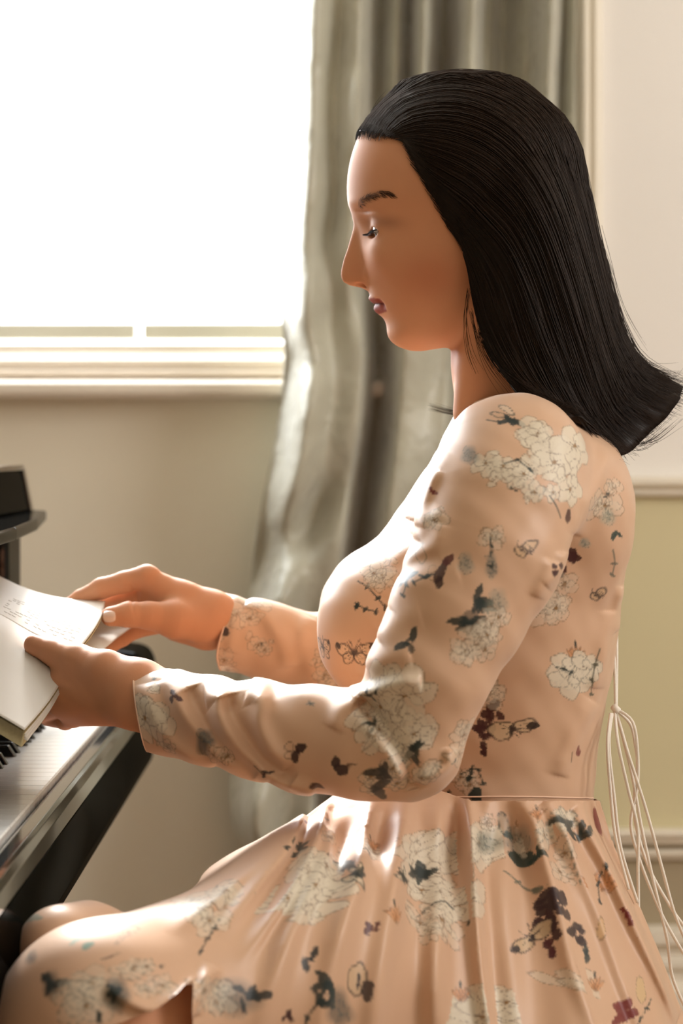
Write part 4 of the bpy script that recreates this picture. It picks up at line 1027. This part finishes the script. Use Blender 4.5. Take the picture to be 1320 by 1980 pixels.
MOT = [ # (px, py, prims[, rotation])
 # shoulder and upper sleeve
 (985, 812, twig([(-45, -4), (-20, 4), (10, 2), (45, 18), (70, 36)])+leaves(5, 26, rd)+[E(-22, -12, 16, 5, 20, None, 0, DG, 1.4), E(-6, -22, 18, 6, 40, WH, .4, DG, 1.2)]),
 (1045, 860, blossoms(32, 26, 6, 25, rd)), (1090, 905, blossoms(26, 46, 8, 30, rd, .85)), (958, 908, blossoms(20, 34, 5, 21, rd)), (1003, 915, blossoms(24, 18, 5, 19, rd)),
 (1000, 895, twig([(-24, 0), (0, -6), (26, 12)])), (991, 948, leaves(2, 12, rd)), (1052, 950, leaves(3, 14, rd)+blossoms(26, 14, 3, 15, rd)), (907, 880, wash(20, 22, (96, 112, 112), .55)),
 (838, 948, blobs(5, 12, rd, (122, 34, 28))), (1072, 972, twig([(-10, -14), (2, 4), (14, 28)], False)), (835, 1000, blossoms(16, 20, 3, 17, rd, .3)),
 (1015, 1062, sidefly(30)), (947, 1040, blossoms(10, 8, 2, 18, rd, .3)+twig([(0, 0), (3, 14), (2, 30)])), (950, 1095, wash(14, 30, (104, 116, 112), .55)+leaves(2, 13, rd)),
 (900, 1090, wash(20, 26, (140, 146, 136), .5)), (852, 1105, [E(0, 0, 9, 26, 28, (58, 20, 16), .92), E(14, -22, 14, 8, -40, (92, 34, 28), .92), E(-4, 20, 8, 12, 10, (48, 18, 14), .9), E(-18, -6, 9, 8, 0, None, 0, BR, 1.3), E(-16, 10, 8, 7, 0, None, 0, BR, 1.3)]),
 (785, 1120, twig([(-14, -34), (-6, -10), (2, 12), (-8, 30)])+leaves(6, 26, rd)), (820, 1115, twig([(20, -6), (0, 2), (-22, 10)])+leaves(3, 16, rd)), (800, 1065, [E(0, 0, 22, 9, -35, WH, .5, (90, 84, 70), 1.6), E(14, 6, 10, 18, -10, None, 0, (90, 84, 70), 1.6)]),
 (925, 1165, leaves(9, 34, rd)), (910, 1205, leaves(9, 36, rd)+[E(0, 0, 20, 24, 0, DG, .6)]), (962, 1165, wash(26, 32, (142, 140, 122), .5)), (955, 1215, blossoms(34, 28, 8, 19, rd, .35)), (918, 1250, blossoms(22, 22, 5, 18, rd, .35)),
 (787, 1240, [E(-12, 8, 16, 7, -15, DG, .92), E(12, -12, 7, 14, 15, DG, .92), E(6, 12, 6, 11, -30, DG, .8), E(0, 0, 12, 3, -40, DG, .8)]),
 # bodice
 (684, 1261, butterfly(36)), (690, 1172, leaves(4, 17, rd)+twig([(-4, -6), (16, 6), (36, 10)])), (716, 1138, twig([(-26, -16), (-6, -4), (14, 18), (26, 34)])), (745, 1110, blossoms(22, 26, 5, 20, rd, .3)), (765, 1060, blossoms(12, 20, 4, 18, rd, .35)),
 (762, 1010, [E(0, 0, 3, 20, 15, DG, .7)]), (796, 1022, blobs(3, 9, rd)),
 (1100, 1070, blobs(12, 24, rd)+[E(-14, 34, 7, 13, 30, DR, .95), E(-30, 42, 8, 9, 0, DR, .95)]), (1098, 998, [E(0, 0, 5, 14, 8, DR, .9)]), (1080, 1100, blobs(6, 16, rd)), (1070, 1155, blossoms(34, 26, 7, 26, rd, .30)), (1130, 1050, wash(14, 12, (146, 160, 150), .5)),
 (1155, 1150, sidefly(22), ), (1170, 960, blossoms(18, 20, 5, 18, rd, .3)+leaves(2, 12, rd)), (1190, 1030, leaves(5, 15, rd, (22, 58, 54))), (1175, 1000, wash(18, 20, (176, 180, 160), .5)), (1188, 1090, twig([(0, -24), (0, 0), (-4, 22)], True, (110, 104, 88))),
 (1113, 1262, lily(24)), (1120, 1310, blossoms(20, 32, 7, 26, rd, .8, (90, 84, 66))), (1150, 1285, twig([(8, -30), (0, 0), (-6, 30), (2, 60)], True, (80, 76, 58))), (1090, 1290, twig([(-14, 0), (0, 4), (14, 10)], True)),
 (1117, 1452, redbud(15)), (1105, 1465, twig([(0, -10), (0, 8)], False, BR)),
 (950, 1375, blobs(9, 27, rd)), (935, 1412, blobs(9, 26, rd)), (940, 1450, blobs(6, 20, rd)), (992, 1409, [E(-22, 4, 24, 17, -10, (214, 186, 150), .8, (50, 26, 20), 2.2), E(22, -6, 22, 12, -12, (214, 186, 150), .7, (50, 26, 20), 2.4), E(38, -6, 13, 7, 0, (40, 20, 18), .95), E(-4, 2, 5, 9, 0, (40, 20, 18), .95)]+[L([(-4, 0), (-30+k*9, -10+k % 3*10)], 1, (50, 26, 20)) for k in range(8)]+[L([(-4, 8), (-10, 22)], 1.4, (50, 26, 20)), L([(0, 8), (12, 16)], 1.4, (50, 26, 20))]),
 (965, 1340, blossoms(22, 16, 3, 24, rd, .3)), (893, 1435, blossoms(16, 32, 5, 18, rd, .35)), (905, 1505, blossoms(20, 18, 5, 14, rd, .3)+leaves(3, 18, rd)), (919, 1537, [E(0, 0, 13, 15, 20, (22, 46, 42), .95)]), (880, 1470, leaves(2, 11, rd)), (920, 1490, twig([(-30, 8), (-8, -4), (4, -2), (14, 24)])), (868, 1530, leaves(2, 10, rd)),
 # elbow and forearm
 (762, 1370, blossoms(46, 52, 9, 34, rd, .62)), (790, 1420, blossoms(26, 26, 5, 28, rd, .62)), (712, 1345, twig([(-24, 2), (0, 0), (16, -8)])+leaves(3, 16, rd)), (722, 1400, leaves(4, 18, rd)+blossoms(14, 22, 3, 16, rd, .3)), (795, 1450, leaves(7, 28, rd)), (845, 1478, leaves(2, 12, rd)),
 (745, 1500, blossoms(30, 28, 8, 15, rd, .3, (60, 50, 40))+leaves(6, 40, rd, (40, 38, 34), 1.4)), (815, 1505, blossoms(22, 16, 5, 15, rd, .3)),
 (573, 1452, [E(8, -6, 12, 9, -20, (52, 22, 18), .95), E(-2, 10, 7, 15, 12, (52, 22, 18), .95), E(-14, -8, 8, 9, 0, None, 0, (70, 34, 26), 2.0), E(-14, 8, 7, 7, 0, None, 0, (70, 34, 26), 2.0)]),
 (655, 1482, [E(-6, -8, 9, 11, 0, (50, 20, 18), .95), E(4, 6, 15, 11, 20, (50, 20, 18), .95), E(20, -2, 11, 2.2, 0, (70, 34, 26), .8)]),
 (515, 1497, leaves(3, 14, rd, (46, 24, 26))+twig([(-26, -14), (-8, 0), (14, -4)], False, (60, 34, 30))), (612, 1520, [E(0, 0, 14, 5, 0, (60, 22, 20), .9)]), (395, 1428, wash(24, 22, (60, 66, 62), .75)), (425, 1465, blossoms(18, 9, 3, 12, rd, .1)),
 (285, 1345, blossoms(22, 36, 7, 24, rd, .55)), (337, 1342, blobs(5, 15, rd, (70, 24, 22))), (300, 1312, leaves(2, 9, rd)), (315, 1440, blossoms(12, 8, 2, 12, rd, .2)), (600, 1360, wash(12, 4, (150, 150, 150), .4)),
 # far sleeve
 (470, 1200, blossoms(32, 40, 7, 18, rd, .25, (150, 120, 100))), (508, 1250, blossoms(16, 12, 3, 12, rd, .25, (130, 110, 96))+leaves(1, 9, rd)), (436, 1222, [E(0, 0, 7, 9, 0, (50, 26, 22), .95)]), (630, 1300, blossoms(22, 30, 5, 18, rd, .25, (110, 90, 70))), (450, 1285, blossoms(18, 16, 3, 14, rd, .2, (160, 125, 105))),
]
MOTS = [
 (600, 1588, blobs(5, 14, rd, (104, 26, 26))), (632, 1585, leaves(2, 10, rd)), (580, 1645, leaves(7, 24, rd)), (650, 1645, blossoms(34, 30, 6, 18, rd, .3)), (672, 1668, leaves(9, 34, rd)), (612, 1680, blossoms(40, 26, 6, 24, rd, .6)), (602, 1735, blossoms(26, 26, 6, 24, rd, .75)), (690, 1690, buds(30, rd)),
 (718, 1632, lily(20)), (706, 1640, leaves(3, 13, rd)), (598, 1855, [E(8, -10, 6, 16, 25, (24, 30, 30), .95), E(-8, 10, 7, 14, -20, (24, 30, 30), .95), E(0, 0, 10, 3, 20, (24, 30, 30), .9)]),
 (855, 1655, blossoms(32, 40, 8, 30, rd, .68)), (860, 1735, blossoms(34, 38, 8, 28, rd, .68)), (835, 1790, blossoms(30, 26, 7, 18, rd, .4)), (815, 1690, leaves(9, 32, rd)), (780, 1695, buds(26, rd)), (765, 1765, lily(28)), (718, 1797, blobs(7, 18, rd, (84, 22, 26))), (900, 1790, leaves(1, 14, rd)), (850, 1745, twig([(-26, 12), (-8, -2), (12, -2), (26, 10)], False)),
 (940, 1590, blossoms(10, 14, 2, 14, rd, .2)), (975, 1595, [E(0, 0, 10, 24, -20, (150, 140, 118), .5, DG, 1.6), E(8, 20, 12, 7, 20, (24, 50, 44), .95)]), (935, 1630, wash(26, 28, (112, 120, 108), .5)), (1005, 1630, wash(34, 36, (122, 128, 118), .5)), (1003, 1664, [E(0, 0, 26, 12, 28, (24, 54, 48), .95), E(26, 12, 14, 5, 10, (24, 54, 48), .9)]),
 (1038, 1572, lily(16)), (1090, 1590, blossoms(30, 26, 6, 20, rd, .5, (60, 66, 56))+leaves(5, 34, rd, (50, 56, 50), 1.3)), (1118, 1620, leaves(5, 34, rd, (44, 50, 44), 1.2)), (1135, 1528, redbud(14)), (1155, 1590, [E(0, 0, 8, 28, -16, (126, 40, 30), .95)]), (1090, 1670, blossoms(22, 30, 4, 20, rd, .35)), (1112, 1680, twig([(-10, -40), (0, 0), (10, 30)], False, (90, 96, 84))),
 (1172, 1700, lily(36)), (1160, 1720, twig([(0, -40), (-4, -10), (-2, 24)])), (1208, 1765, blobs(4, 15, rd, (120, 30, 26))+[E(8, 14, 6, 12, -20, (120, 30, 26), .9)]), (1163, 1795, [E(0, 0, 7, 22, 0, (214, 172, 110), .5, BR, 1.2)]), (1000, 1705, twig([(-24, -20), (0, 0), (24, 26)], True, (96, 100, 84))),
 (1080, 1745, blobs(14, 36, rd, (46, 14, 16))), (1062, 1790, blobs(12, 32, rd, (54, 14, 16))), (1110, 1805, blobs(10, 28, rd, (44, 14, 16))), (1055, 1833, blobs(7, 22, rd, (80, 20, 22))), (1135, 1850, leaves(4, 24, rd, (24, 44, 42))),
 (1028, 1812, [E(-16, 16, 26, 12, -32, (206, 176, 138), .8, (46, 24, 20), 2.2), E(16, -10, 20, 15, -30, (206, 176, 138), .8, (46, 24, 20), 2.2), E(-34, 30, 12, 6, -30, (40, 22, 20), .95), E(0, 2, 5, 8, 20, (40, 22, 20), .95), L([(0, 0), (-8, -24)], 1.5, (46, 24, 20)), L([(0, 0), (-26, -6)], 1.5, (46, 24, 20))]+[L([(0, 2), (-30+8*k, 26-k*7)], 1, (46, 24, 20)) for k in range(7)]),
 (1100, 1890, [E(-36, 6, 30, 9, 15, WH, .5, BR, 1.3), E(0, 0, 26, 12, 30, WH, .5, BR, 1.3), E(24, -12, 22, 10, 60, WH, .5, BR, 1.3), E(10, 12, 30, 9, 10, WH, .5, BR, 1.3)]), (1150, 1900, lily(22)), (1195, 1960, blobs(9, 26, rd, (124, 38, 30))), (1250, 1950, twig([(14, -20), (0, 0), (-20, 24), (-28, 40)])), (1238, 1915, [E(0, 0, 12, 26, 4, (214, 184, 130), .6, BR, 1.1)]),
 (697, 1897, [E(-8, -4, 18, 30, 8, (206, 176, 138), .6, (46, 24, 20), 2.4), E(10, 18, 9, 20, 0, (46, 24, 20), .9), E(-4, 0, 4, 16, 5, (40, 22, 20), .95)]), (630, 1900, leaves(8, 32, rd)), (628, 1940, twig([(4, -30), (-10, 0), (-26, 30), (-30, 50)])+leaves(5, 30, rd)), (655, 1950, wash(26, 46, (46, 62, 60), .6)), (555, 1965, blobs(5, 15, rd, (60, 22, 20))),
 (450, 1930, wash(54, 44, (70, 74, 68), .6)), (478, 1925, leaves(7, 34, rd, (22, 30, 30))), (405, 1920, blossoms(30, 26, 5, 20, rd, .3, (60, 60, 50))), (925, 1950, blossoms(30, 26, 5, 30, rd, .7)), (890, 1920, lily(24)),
 (410, 1755, blossoms(26, 34, 6, 22, rd, .45)), (448, 1715, blossoms(24, 24, 4, 22, rd, .4)), (415, 1795, twig([(8, -18), (0, 0), (-14, 20), (-26, 44)])), (325, 1768, [E(0, 0, 9, 5, -30, (190, 60, 62), .9)]), (250, 1800, [E(0, 0, 18, 8, -30, None, 0, (90, 80, 76), 1.4), E(-12, 10, 14, 4, -40, None, 0, (90, 80, 76), 1.2)]), (175, 1790, leaves(5, 24, rd, (110, 146, 128), 1.2)), (160, 1810, [E(0, 0, 28, 5, -28, (120, 154, 134), .8), E(8, 16, 12, 5, -25, (70, 140, 124), .8)]), (222, 1776, [E(0, 0, 18, 8, 0, (140, 162, 146), .7)]),
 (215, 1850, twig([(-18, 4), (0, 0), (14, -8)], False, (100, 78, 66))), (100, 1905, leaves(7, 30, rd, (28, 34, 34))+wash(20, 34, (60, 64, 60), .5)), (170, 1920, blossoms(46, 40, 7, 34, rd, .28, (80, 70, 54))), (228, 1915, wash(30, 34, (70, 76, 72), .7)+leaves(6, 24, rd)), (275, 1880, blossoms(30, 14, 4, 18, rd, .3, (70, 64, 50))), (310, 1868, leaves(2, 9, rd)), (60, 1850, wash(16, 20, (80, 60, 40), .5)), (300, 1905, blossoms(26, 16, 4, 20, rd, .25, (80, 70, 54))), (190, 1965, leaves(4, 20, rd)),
 (20, 1805, [E(0, 0, 26, 7, -20, (110, 140, 122), .8), E(24, 24, 7, 20, 10, (110, 140, 122), .8), E(-10, 26, 10, 8, 0, (60, 150, 130), .8)]), (60, 1775, [E(0, 0, 22, 9, 0, (130, 150, 134), .7)]),
]
def paint(V, N, bvh, mots, base, extra=0, seed=1):
    C = np.tile(np.array(s2l(base), F32), (len(V), 1)); V = V.astype(F32); N = N.astype(F32)
    O = np.array((0, CAM_Y, CAM_Z))
    def apply(P0, N0, T, prims):
        """T: 3x2, world metres per motif unit along its two axes"""
        ext = 0
        for p in prims:
            ext = max(ext, (abs(p[1])+abs(p[2])+max(p[3], p[4])+6) if p[0] == 'e' else max(abs(a)+abs(b) for a, b in p[1])+5)
        R = ext*max(np.linalg.norm(T[:, 0]), np.linalg.norm(T[:, 1]))
        i = np.nonzero((np.abs(V[:, 0]-P0[0]) < R)&(np.abs(V[:, 2]-P0[2]) < R)&(np.abs(V[:, 1]-P0[1]) < R))[0]
        q = V[i]-P0; h = q@N0; ok = (np.abs(h) < .028)&((N[i]@N0) > .15); i = i[ok]; q = q[ok]; h = h[ok]
        if not len(i): return
        q = q-h[:, None]*N0; uv = q@np.linalg.pinv(T).T; u, v = uv[:, 0], uv[:, 1]
        c = C[i]
        for p in prims:
            if p[0] == 'e':
                _, cx, cy, a, b, rot, fill, al, edge, ew, soft = p
                ca, sa = math.cos(rot), math.sin(rot); du, dv = u-cx, v-cy
                x = du*ca+dv*sa; y = -du*sa+dv*ca
                wob = 1+.07*np.sin(3*np.arctan2(y/b, x/a)+cx)+.05*np.sin(5*np.arctan2(y/b, x/a)+cy)
                k = np.sqrt((x/a)**2+(y/b)**2); d = (k-wob)*min(a, b)
                if fill is not None:
                    m = np.clip(.5-d/soft, 0, 1)*al if soft <= 1 else np.clip(-d/soft, 0, 1)*al
                    c = c*(1-m[:, None])+np.array(s2l(fill), F32)*m[:, None]
                if edge is not None:
                    m = np.clip(1.1-np.abs(d)/(ew*.9), 0, 1)*(.85 if sum(edge) < 130 else .55); c = c*(1-m[:, None])+np.array(s2l(edge), F32)*m[:, None]
            else:
                _, pts, wd, col, al = p; best = np.full(len(u), 1e9, F32)
                for (x0, y0), (x1, y1) in zip(pts[:-1], pts[1:]):
                    dx, dy = x1-x0, y1-y0; t = np.clip(((u-x0)*dx+(v-y0)*dy)/(dx*dx+dy*dy+1e-9), 0, 1)
                    best = np.minimum(best, np.hypot(u-x0-t*dx, v-y0-t*dy))
                m = np.clip(1.1-best/wd, 0, 1)*al; c = c*(1-m[:, None])+np.array(s2l(col), F32)*m[:, None]
        C[i] = c
    for mo in mots:
        a, b, prims = mo[:3]
        d0 = np.array(W(a, b, 0))-O; d0 /= np.linalg.norm(d0)
        hit, n, fi, dist = bvh.ray_cast(Vector(O), Vector(d0))
        if hit is None: continue
        n = np.array(n); P0 = np.array(hit)
        if n@d0 > 0: n = -n
        n = n-.35*d0 if -(n@d0) < .45 else n; n /= np.linalg.norm(n)
        s = np.linalg.norm(P0-O)/FPX
        T = np.zeros((3, 2))
        for k, e in enumerate(((1, 0, 0), (0, 0, -1))):
            e = np.array(e)*s; T[:, k] = e-(e@n)/(d0@n)*d0        # slide along the sight line onto the cloth plane
        apply(P0, n, T, prims)
    # the cloth nobody sees from the front carries the same print, scattered
    r = random.Random(seed); away = np.nonzero((N[:, 1] > .25)|(N[:, 0] < -.8)&(V[:, 2] > .72)&(V[:, 1] > -.10)|(V[:, 2] < .50)|(V[:, 0] > .30))[0]
    for k in range(extra if len(away) else 0):
        i = away[r.randrange(len(away))]; n = N[i]; a_ = np.cross(n, (0, 0, 1)); a_ /= np.linalg.norm(a_)+1e-6; b_ = np.cross(n, a_)
        T = np.stack([a_, b_], 1)*.00042
        apply(V[i], n, T, r.choice([blossoms(30, 30, 6, 24, r), leaves(8, 30, r), blobs(9, 26, r), butterfly(34), lily(28)+leaves(3, 14, r), wash(30, 30)]))
    return C
def cloth(name, f, lo, hi, h, kill, mots, m, extra, pre=None):
    V, Q = surface_nets(f, lo, hi, h); V = project(f, V, 2, .003)
    g = kill(V); inside = (g <= 0)[Q].any(1); Q = Q[inside]
    mv = np.zeros(len(V), bool); mv[Q.ravel()] = True; mv &= g > 0
    for _ in range(3):
        X = V[mv]; gx = np.stack([(kill(X+e_)-kill(X-e_))/.0006 for e_ in np.eye(3)*.0003], 1); gv = kill(X)
        V[mv] = X-gx*(np.clip(gv, 0, h)/((gx*gx).sum(1)+1e-6))[:, None]
    V, Q = cut(V, Q, np.zeros(len(V), bool))
    bv = BVHTree.FromPolygons(V.tolist(), Q.tolist())
    N = normals(V, Q); cen = V[Q].mean(1); nn = N[Q[:, 0]]
    pyy = 870-(cen[:, 2]-CAM_Z)*FPX/(cen[:, 1]-CAM_Y)
    view = cen-np.array((0, CAM_Y, CAM_Z)); view /= np.linalg.norm(view, axis=1)[:, None]
    sel = ((nn*view).sum(1) < .12)&(pyy < 2060)
    V, Q = subdivide(V, Q, f, sel)
    N = normals(V, Q)
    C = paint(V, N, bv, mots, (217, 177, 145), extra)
    me = np_mesh(name, V, Q); set_col(me, C)
    return link(name, me, m), (V, Q, N)
cf, cb = W(884, 806, 0), W(1105, 792, 0)
c0, c1 = W(260, 1288, -.10), W(289, 1447, -.10)
farc = W(431, 1222, .17)
HA, HB2 = (-.096, -.3, .662), (-.165, -.4, .628)
def cut_top(V):
    """positive where the bodice is cut away: neckline, both cuffs, waist"""
    x, y, z = V.T
    xm, rx = (cf[0]+cb[0])/2, (cb[0]-cf[0])/2
    g1 = np.minimum(z-.99, (1-np.sqrt(((x-xm)/rx)**2+(y/.060)**2))*.055)
    g2 = np.minimum(np.minimum(c0[0]+(c1[0]-c0[0])*(z-c0[2])/(c1[2]-c0[2])-x, -.1-x), .04-y)
    g3 = np.minimum(np.minimum(farc[0]+.003*np.sin((z-farc[2])*90)+(z-farc[2])*.07-x, y-.05), z-.78)
    return np.maximum(np.maximum(g1, g2), np.maximum(g3, .7030+.16*np.minimum(np.abs(y), .14)-z))
DRESS, TOPD = cloth('dress', dress_top, (-.22, -.30, .66), (.28, .30, 1.08), .0027, cut_top, MOT, M['dress'], 90)
child(DRESS)
def cut_skirt(V):
    x, y, z = V.T
    hem = HA[2]+(HB2[2]-HA[2])*(x-HA[0])/(HB2[0]-HA[0])+.003*np.sin(x*70)
    return np.maximum(np.maximum(z-.7085-.16*np.minimum(np.abs(y), .14)-np.maximum(0, .10-x)*.35, np.minimum(HA[0]-x, hem-z)), .06-z)
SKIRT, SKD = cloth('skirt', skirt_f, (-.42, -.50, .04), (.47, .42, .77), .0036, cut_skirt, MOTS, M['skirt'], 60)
keep(SKIRT, DRESS)
# waist seam piping, neck binding, cord ties
def loop_on(f, pts, r, name, m, par, k=6):
    P = project(f, np.array(pts), 4, .02); mb = MB(); mb.tube(P, r, k); keep(mb.build(name, m, smooth=True), par)
ws = [(CW[0]+.11*math.cos(t), .13*math.sin(t), .7095+.16*.13*abs(math.sin(t))) for t in np.linspace(-2.2, 2.2, 90)]
def flat(f, pts, it=6):
    P = np.array(pts)
    for _ in range(it):
        g = grad(f, P); g[:, 2] = 0; v = evalc(f, P.astype(F32)); P = P-(v/((g*g).sum(1)+1e-6))[:, None]*g
    return P
P = flat(dress_top, ws); mb = MB(); mb.tube(P, .0007, 6); keep(mb.build('waist_seam', M['dress_plain'] if 'dress_plain' in M else M['cord'], smooth=True), DRESS)
M['dress_plain'] = mat('plain_satin', (238, 200, 172), .42, .45, sheen=.2, noise=(14, .97, 1.03))
bpy.data.objects['waist_seam'].data.materials[0] = M['dress_plain']
# bound edges at the neckline and both cuffs, run along the cut border of the cloth
Vt = TOPD[0]
def border(sel, ang, nbin, name, r):
    P = Vt[sel]; a_ = ang[sel]; k = ((a_+math.pi)/(2*math.pi)*nbin).astype(int) % nbin
    pts = [P[k == i].mean(0) for i in range(nbin) if (k == i).any()]
    if len(pts) < 8: return
    pts = np.array(pts); pts = (np.roll(pts, 1, 0)+2*pts+np.roll(pts, -1, 0))/4
    mb = MB(); mb.tube(np.vstack([pts, pts[:2]]), r, 6); keep(mb.build(name, M['dress_plain'], smooth=True), DRESS)
x, y, z = Vt.T; xm, rx = (cf[0]+cb[0])/2, (cb[0]-cf[0])/2
q_ = np.sqrt(((x-xm)/rx)**2+(y/.060)**2)
border((np.abs(q_-1) < .03)&(z > .995), np.arctan2(y/.06, (x-xm)/rx), 70, 'neck_binding', .0015)
l_ = c0[0]+(c1[0]-c0[0])*(z-c0[2])/(c1[2]-c0[2])-x
border((np.abs(l_) < .0012)&(x < -.1)&(y < .03), np.arctan2(y+.10, z-(c0[2]+c1[2])/2), 44, 'cuff_hem', .0009)
f_ = farc[0]+.003*np.sin((z-farc[2])*90)+(z-farc[2])*.07-x
border((np.abs(f_) < .0012)&(y > .06)&(z > .78), np.arctan2(y-.172, z-farc[2]), 44, 'cuff_hem', .0009)
# cords at the back of the waist
cords = MB()
CP = [[(1183, 1225, -.02), (1188, 1290, -.03), (1190, 1370, -.04)],
      [(1191, 1180, -.0), (1192, 1270, -.02), (1191, 1370, -.04)],
      [(1190, 1370, -.04), (1222, 1395, -.05), (1232, 1450, -.05), (1232, 1520, -.05), (1219, 1590, -.05), (1232, 1650, -.05), (1262, 1730, -.05), (1290, 1790, -.05), (1325, 1850, -.04)],
      [(1190, 1372, -.04), (1205, 1430, -.05), (1222, 1500, -.05), (1240, 1600, -.05), (1262, 1700, -.05), (1288, 1810, -.05), (1300, 1890, -.04), (1330, 1960, -.04)],
      [(1190, 1372, -.04), (1212, 1450, -.06), (1228, 1500, -.06), (1250, 1570, -.06), (1280, 1680, -.06), (1305, 1770, -.06), (1335, 1840, -.05)],
      [(1188, 1374, -.04), (1195, 1440, -.07), (1215, 1530, -.07), (1232, 1600, -.07), (1233, 1680, -.07), (1234, 1760, -.07)],
      [(1190, 1372, -.04), (1218, 1400, -.03), (1228, 1440, -.03), (1232, 1480, -.03), (1226, 1540, -.03), (1230, 1600, -.03), (1255, 1680, -.03), (1300, 1760, -.03), (1330, 1800, -.03)],
      [(1180, 1380, -.06), (1174, 1440, -.08), (1180, 1530, -.085), (1190, 1620, -.09), (1215, 1720, -.095)],
      [(1183, 1380, -.05), (1177, 1440, -.07), (1187, 1540, -.075), (1200, 1640, -.08), (1232, 1745, -.08)]]
for k, c in enumerate(CP):
    mb = MB(); P = catmull([W(*p) for p in c], 40); mb.tube(P, .0013, 6)
    keep(mb.build('tie_cord', M['cord'], smooth=True), DRESS)
mb = MB(); mb.tube([W(1186, 1366, -.04), W(1190, 1371, -.042), W(1195, 1376, -.042)], .0032, 8); keep(mb.build('cord_knot', M['cord'], smooth=True), DRESS)
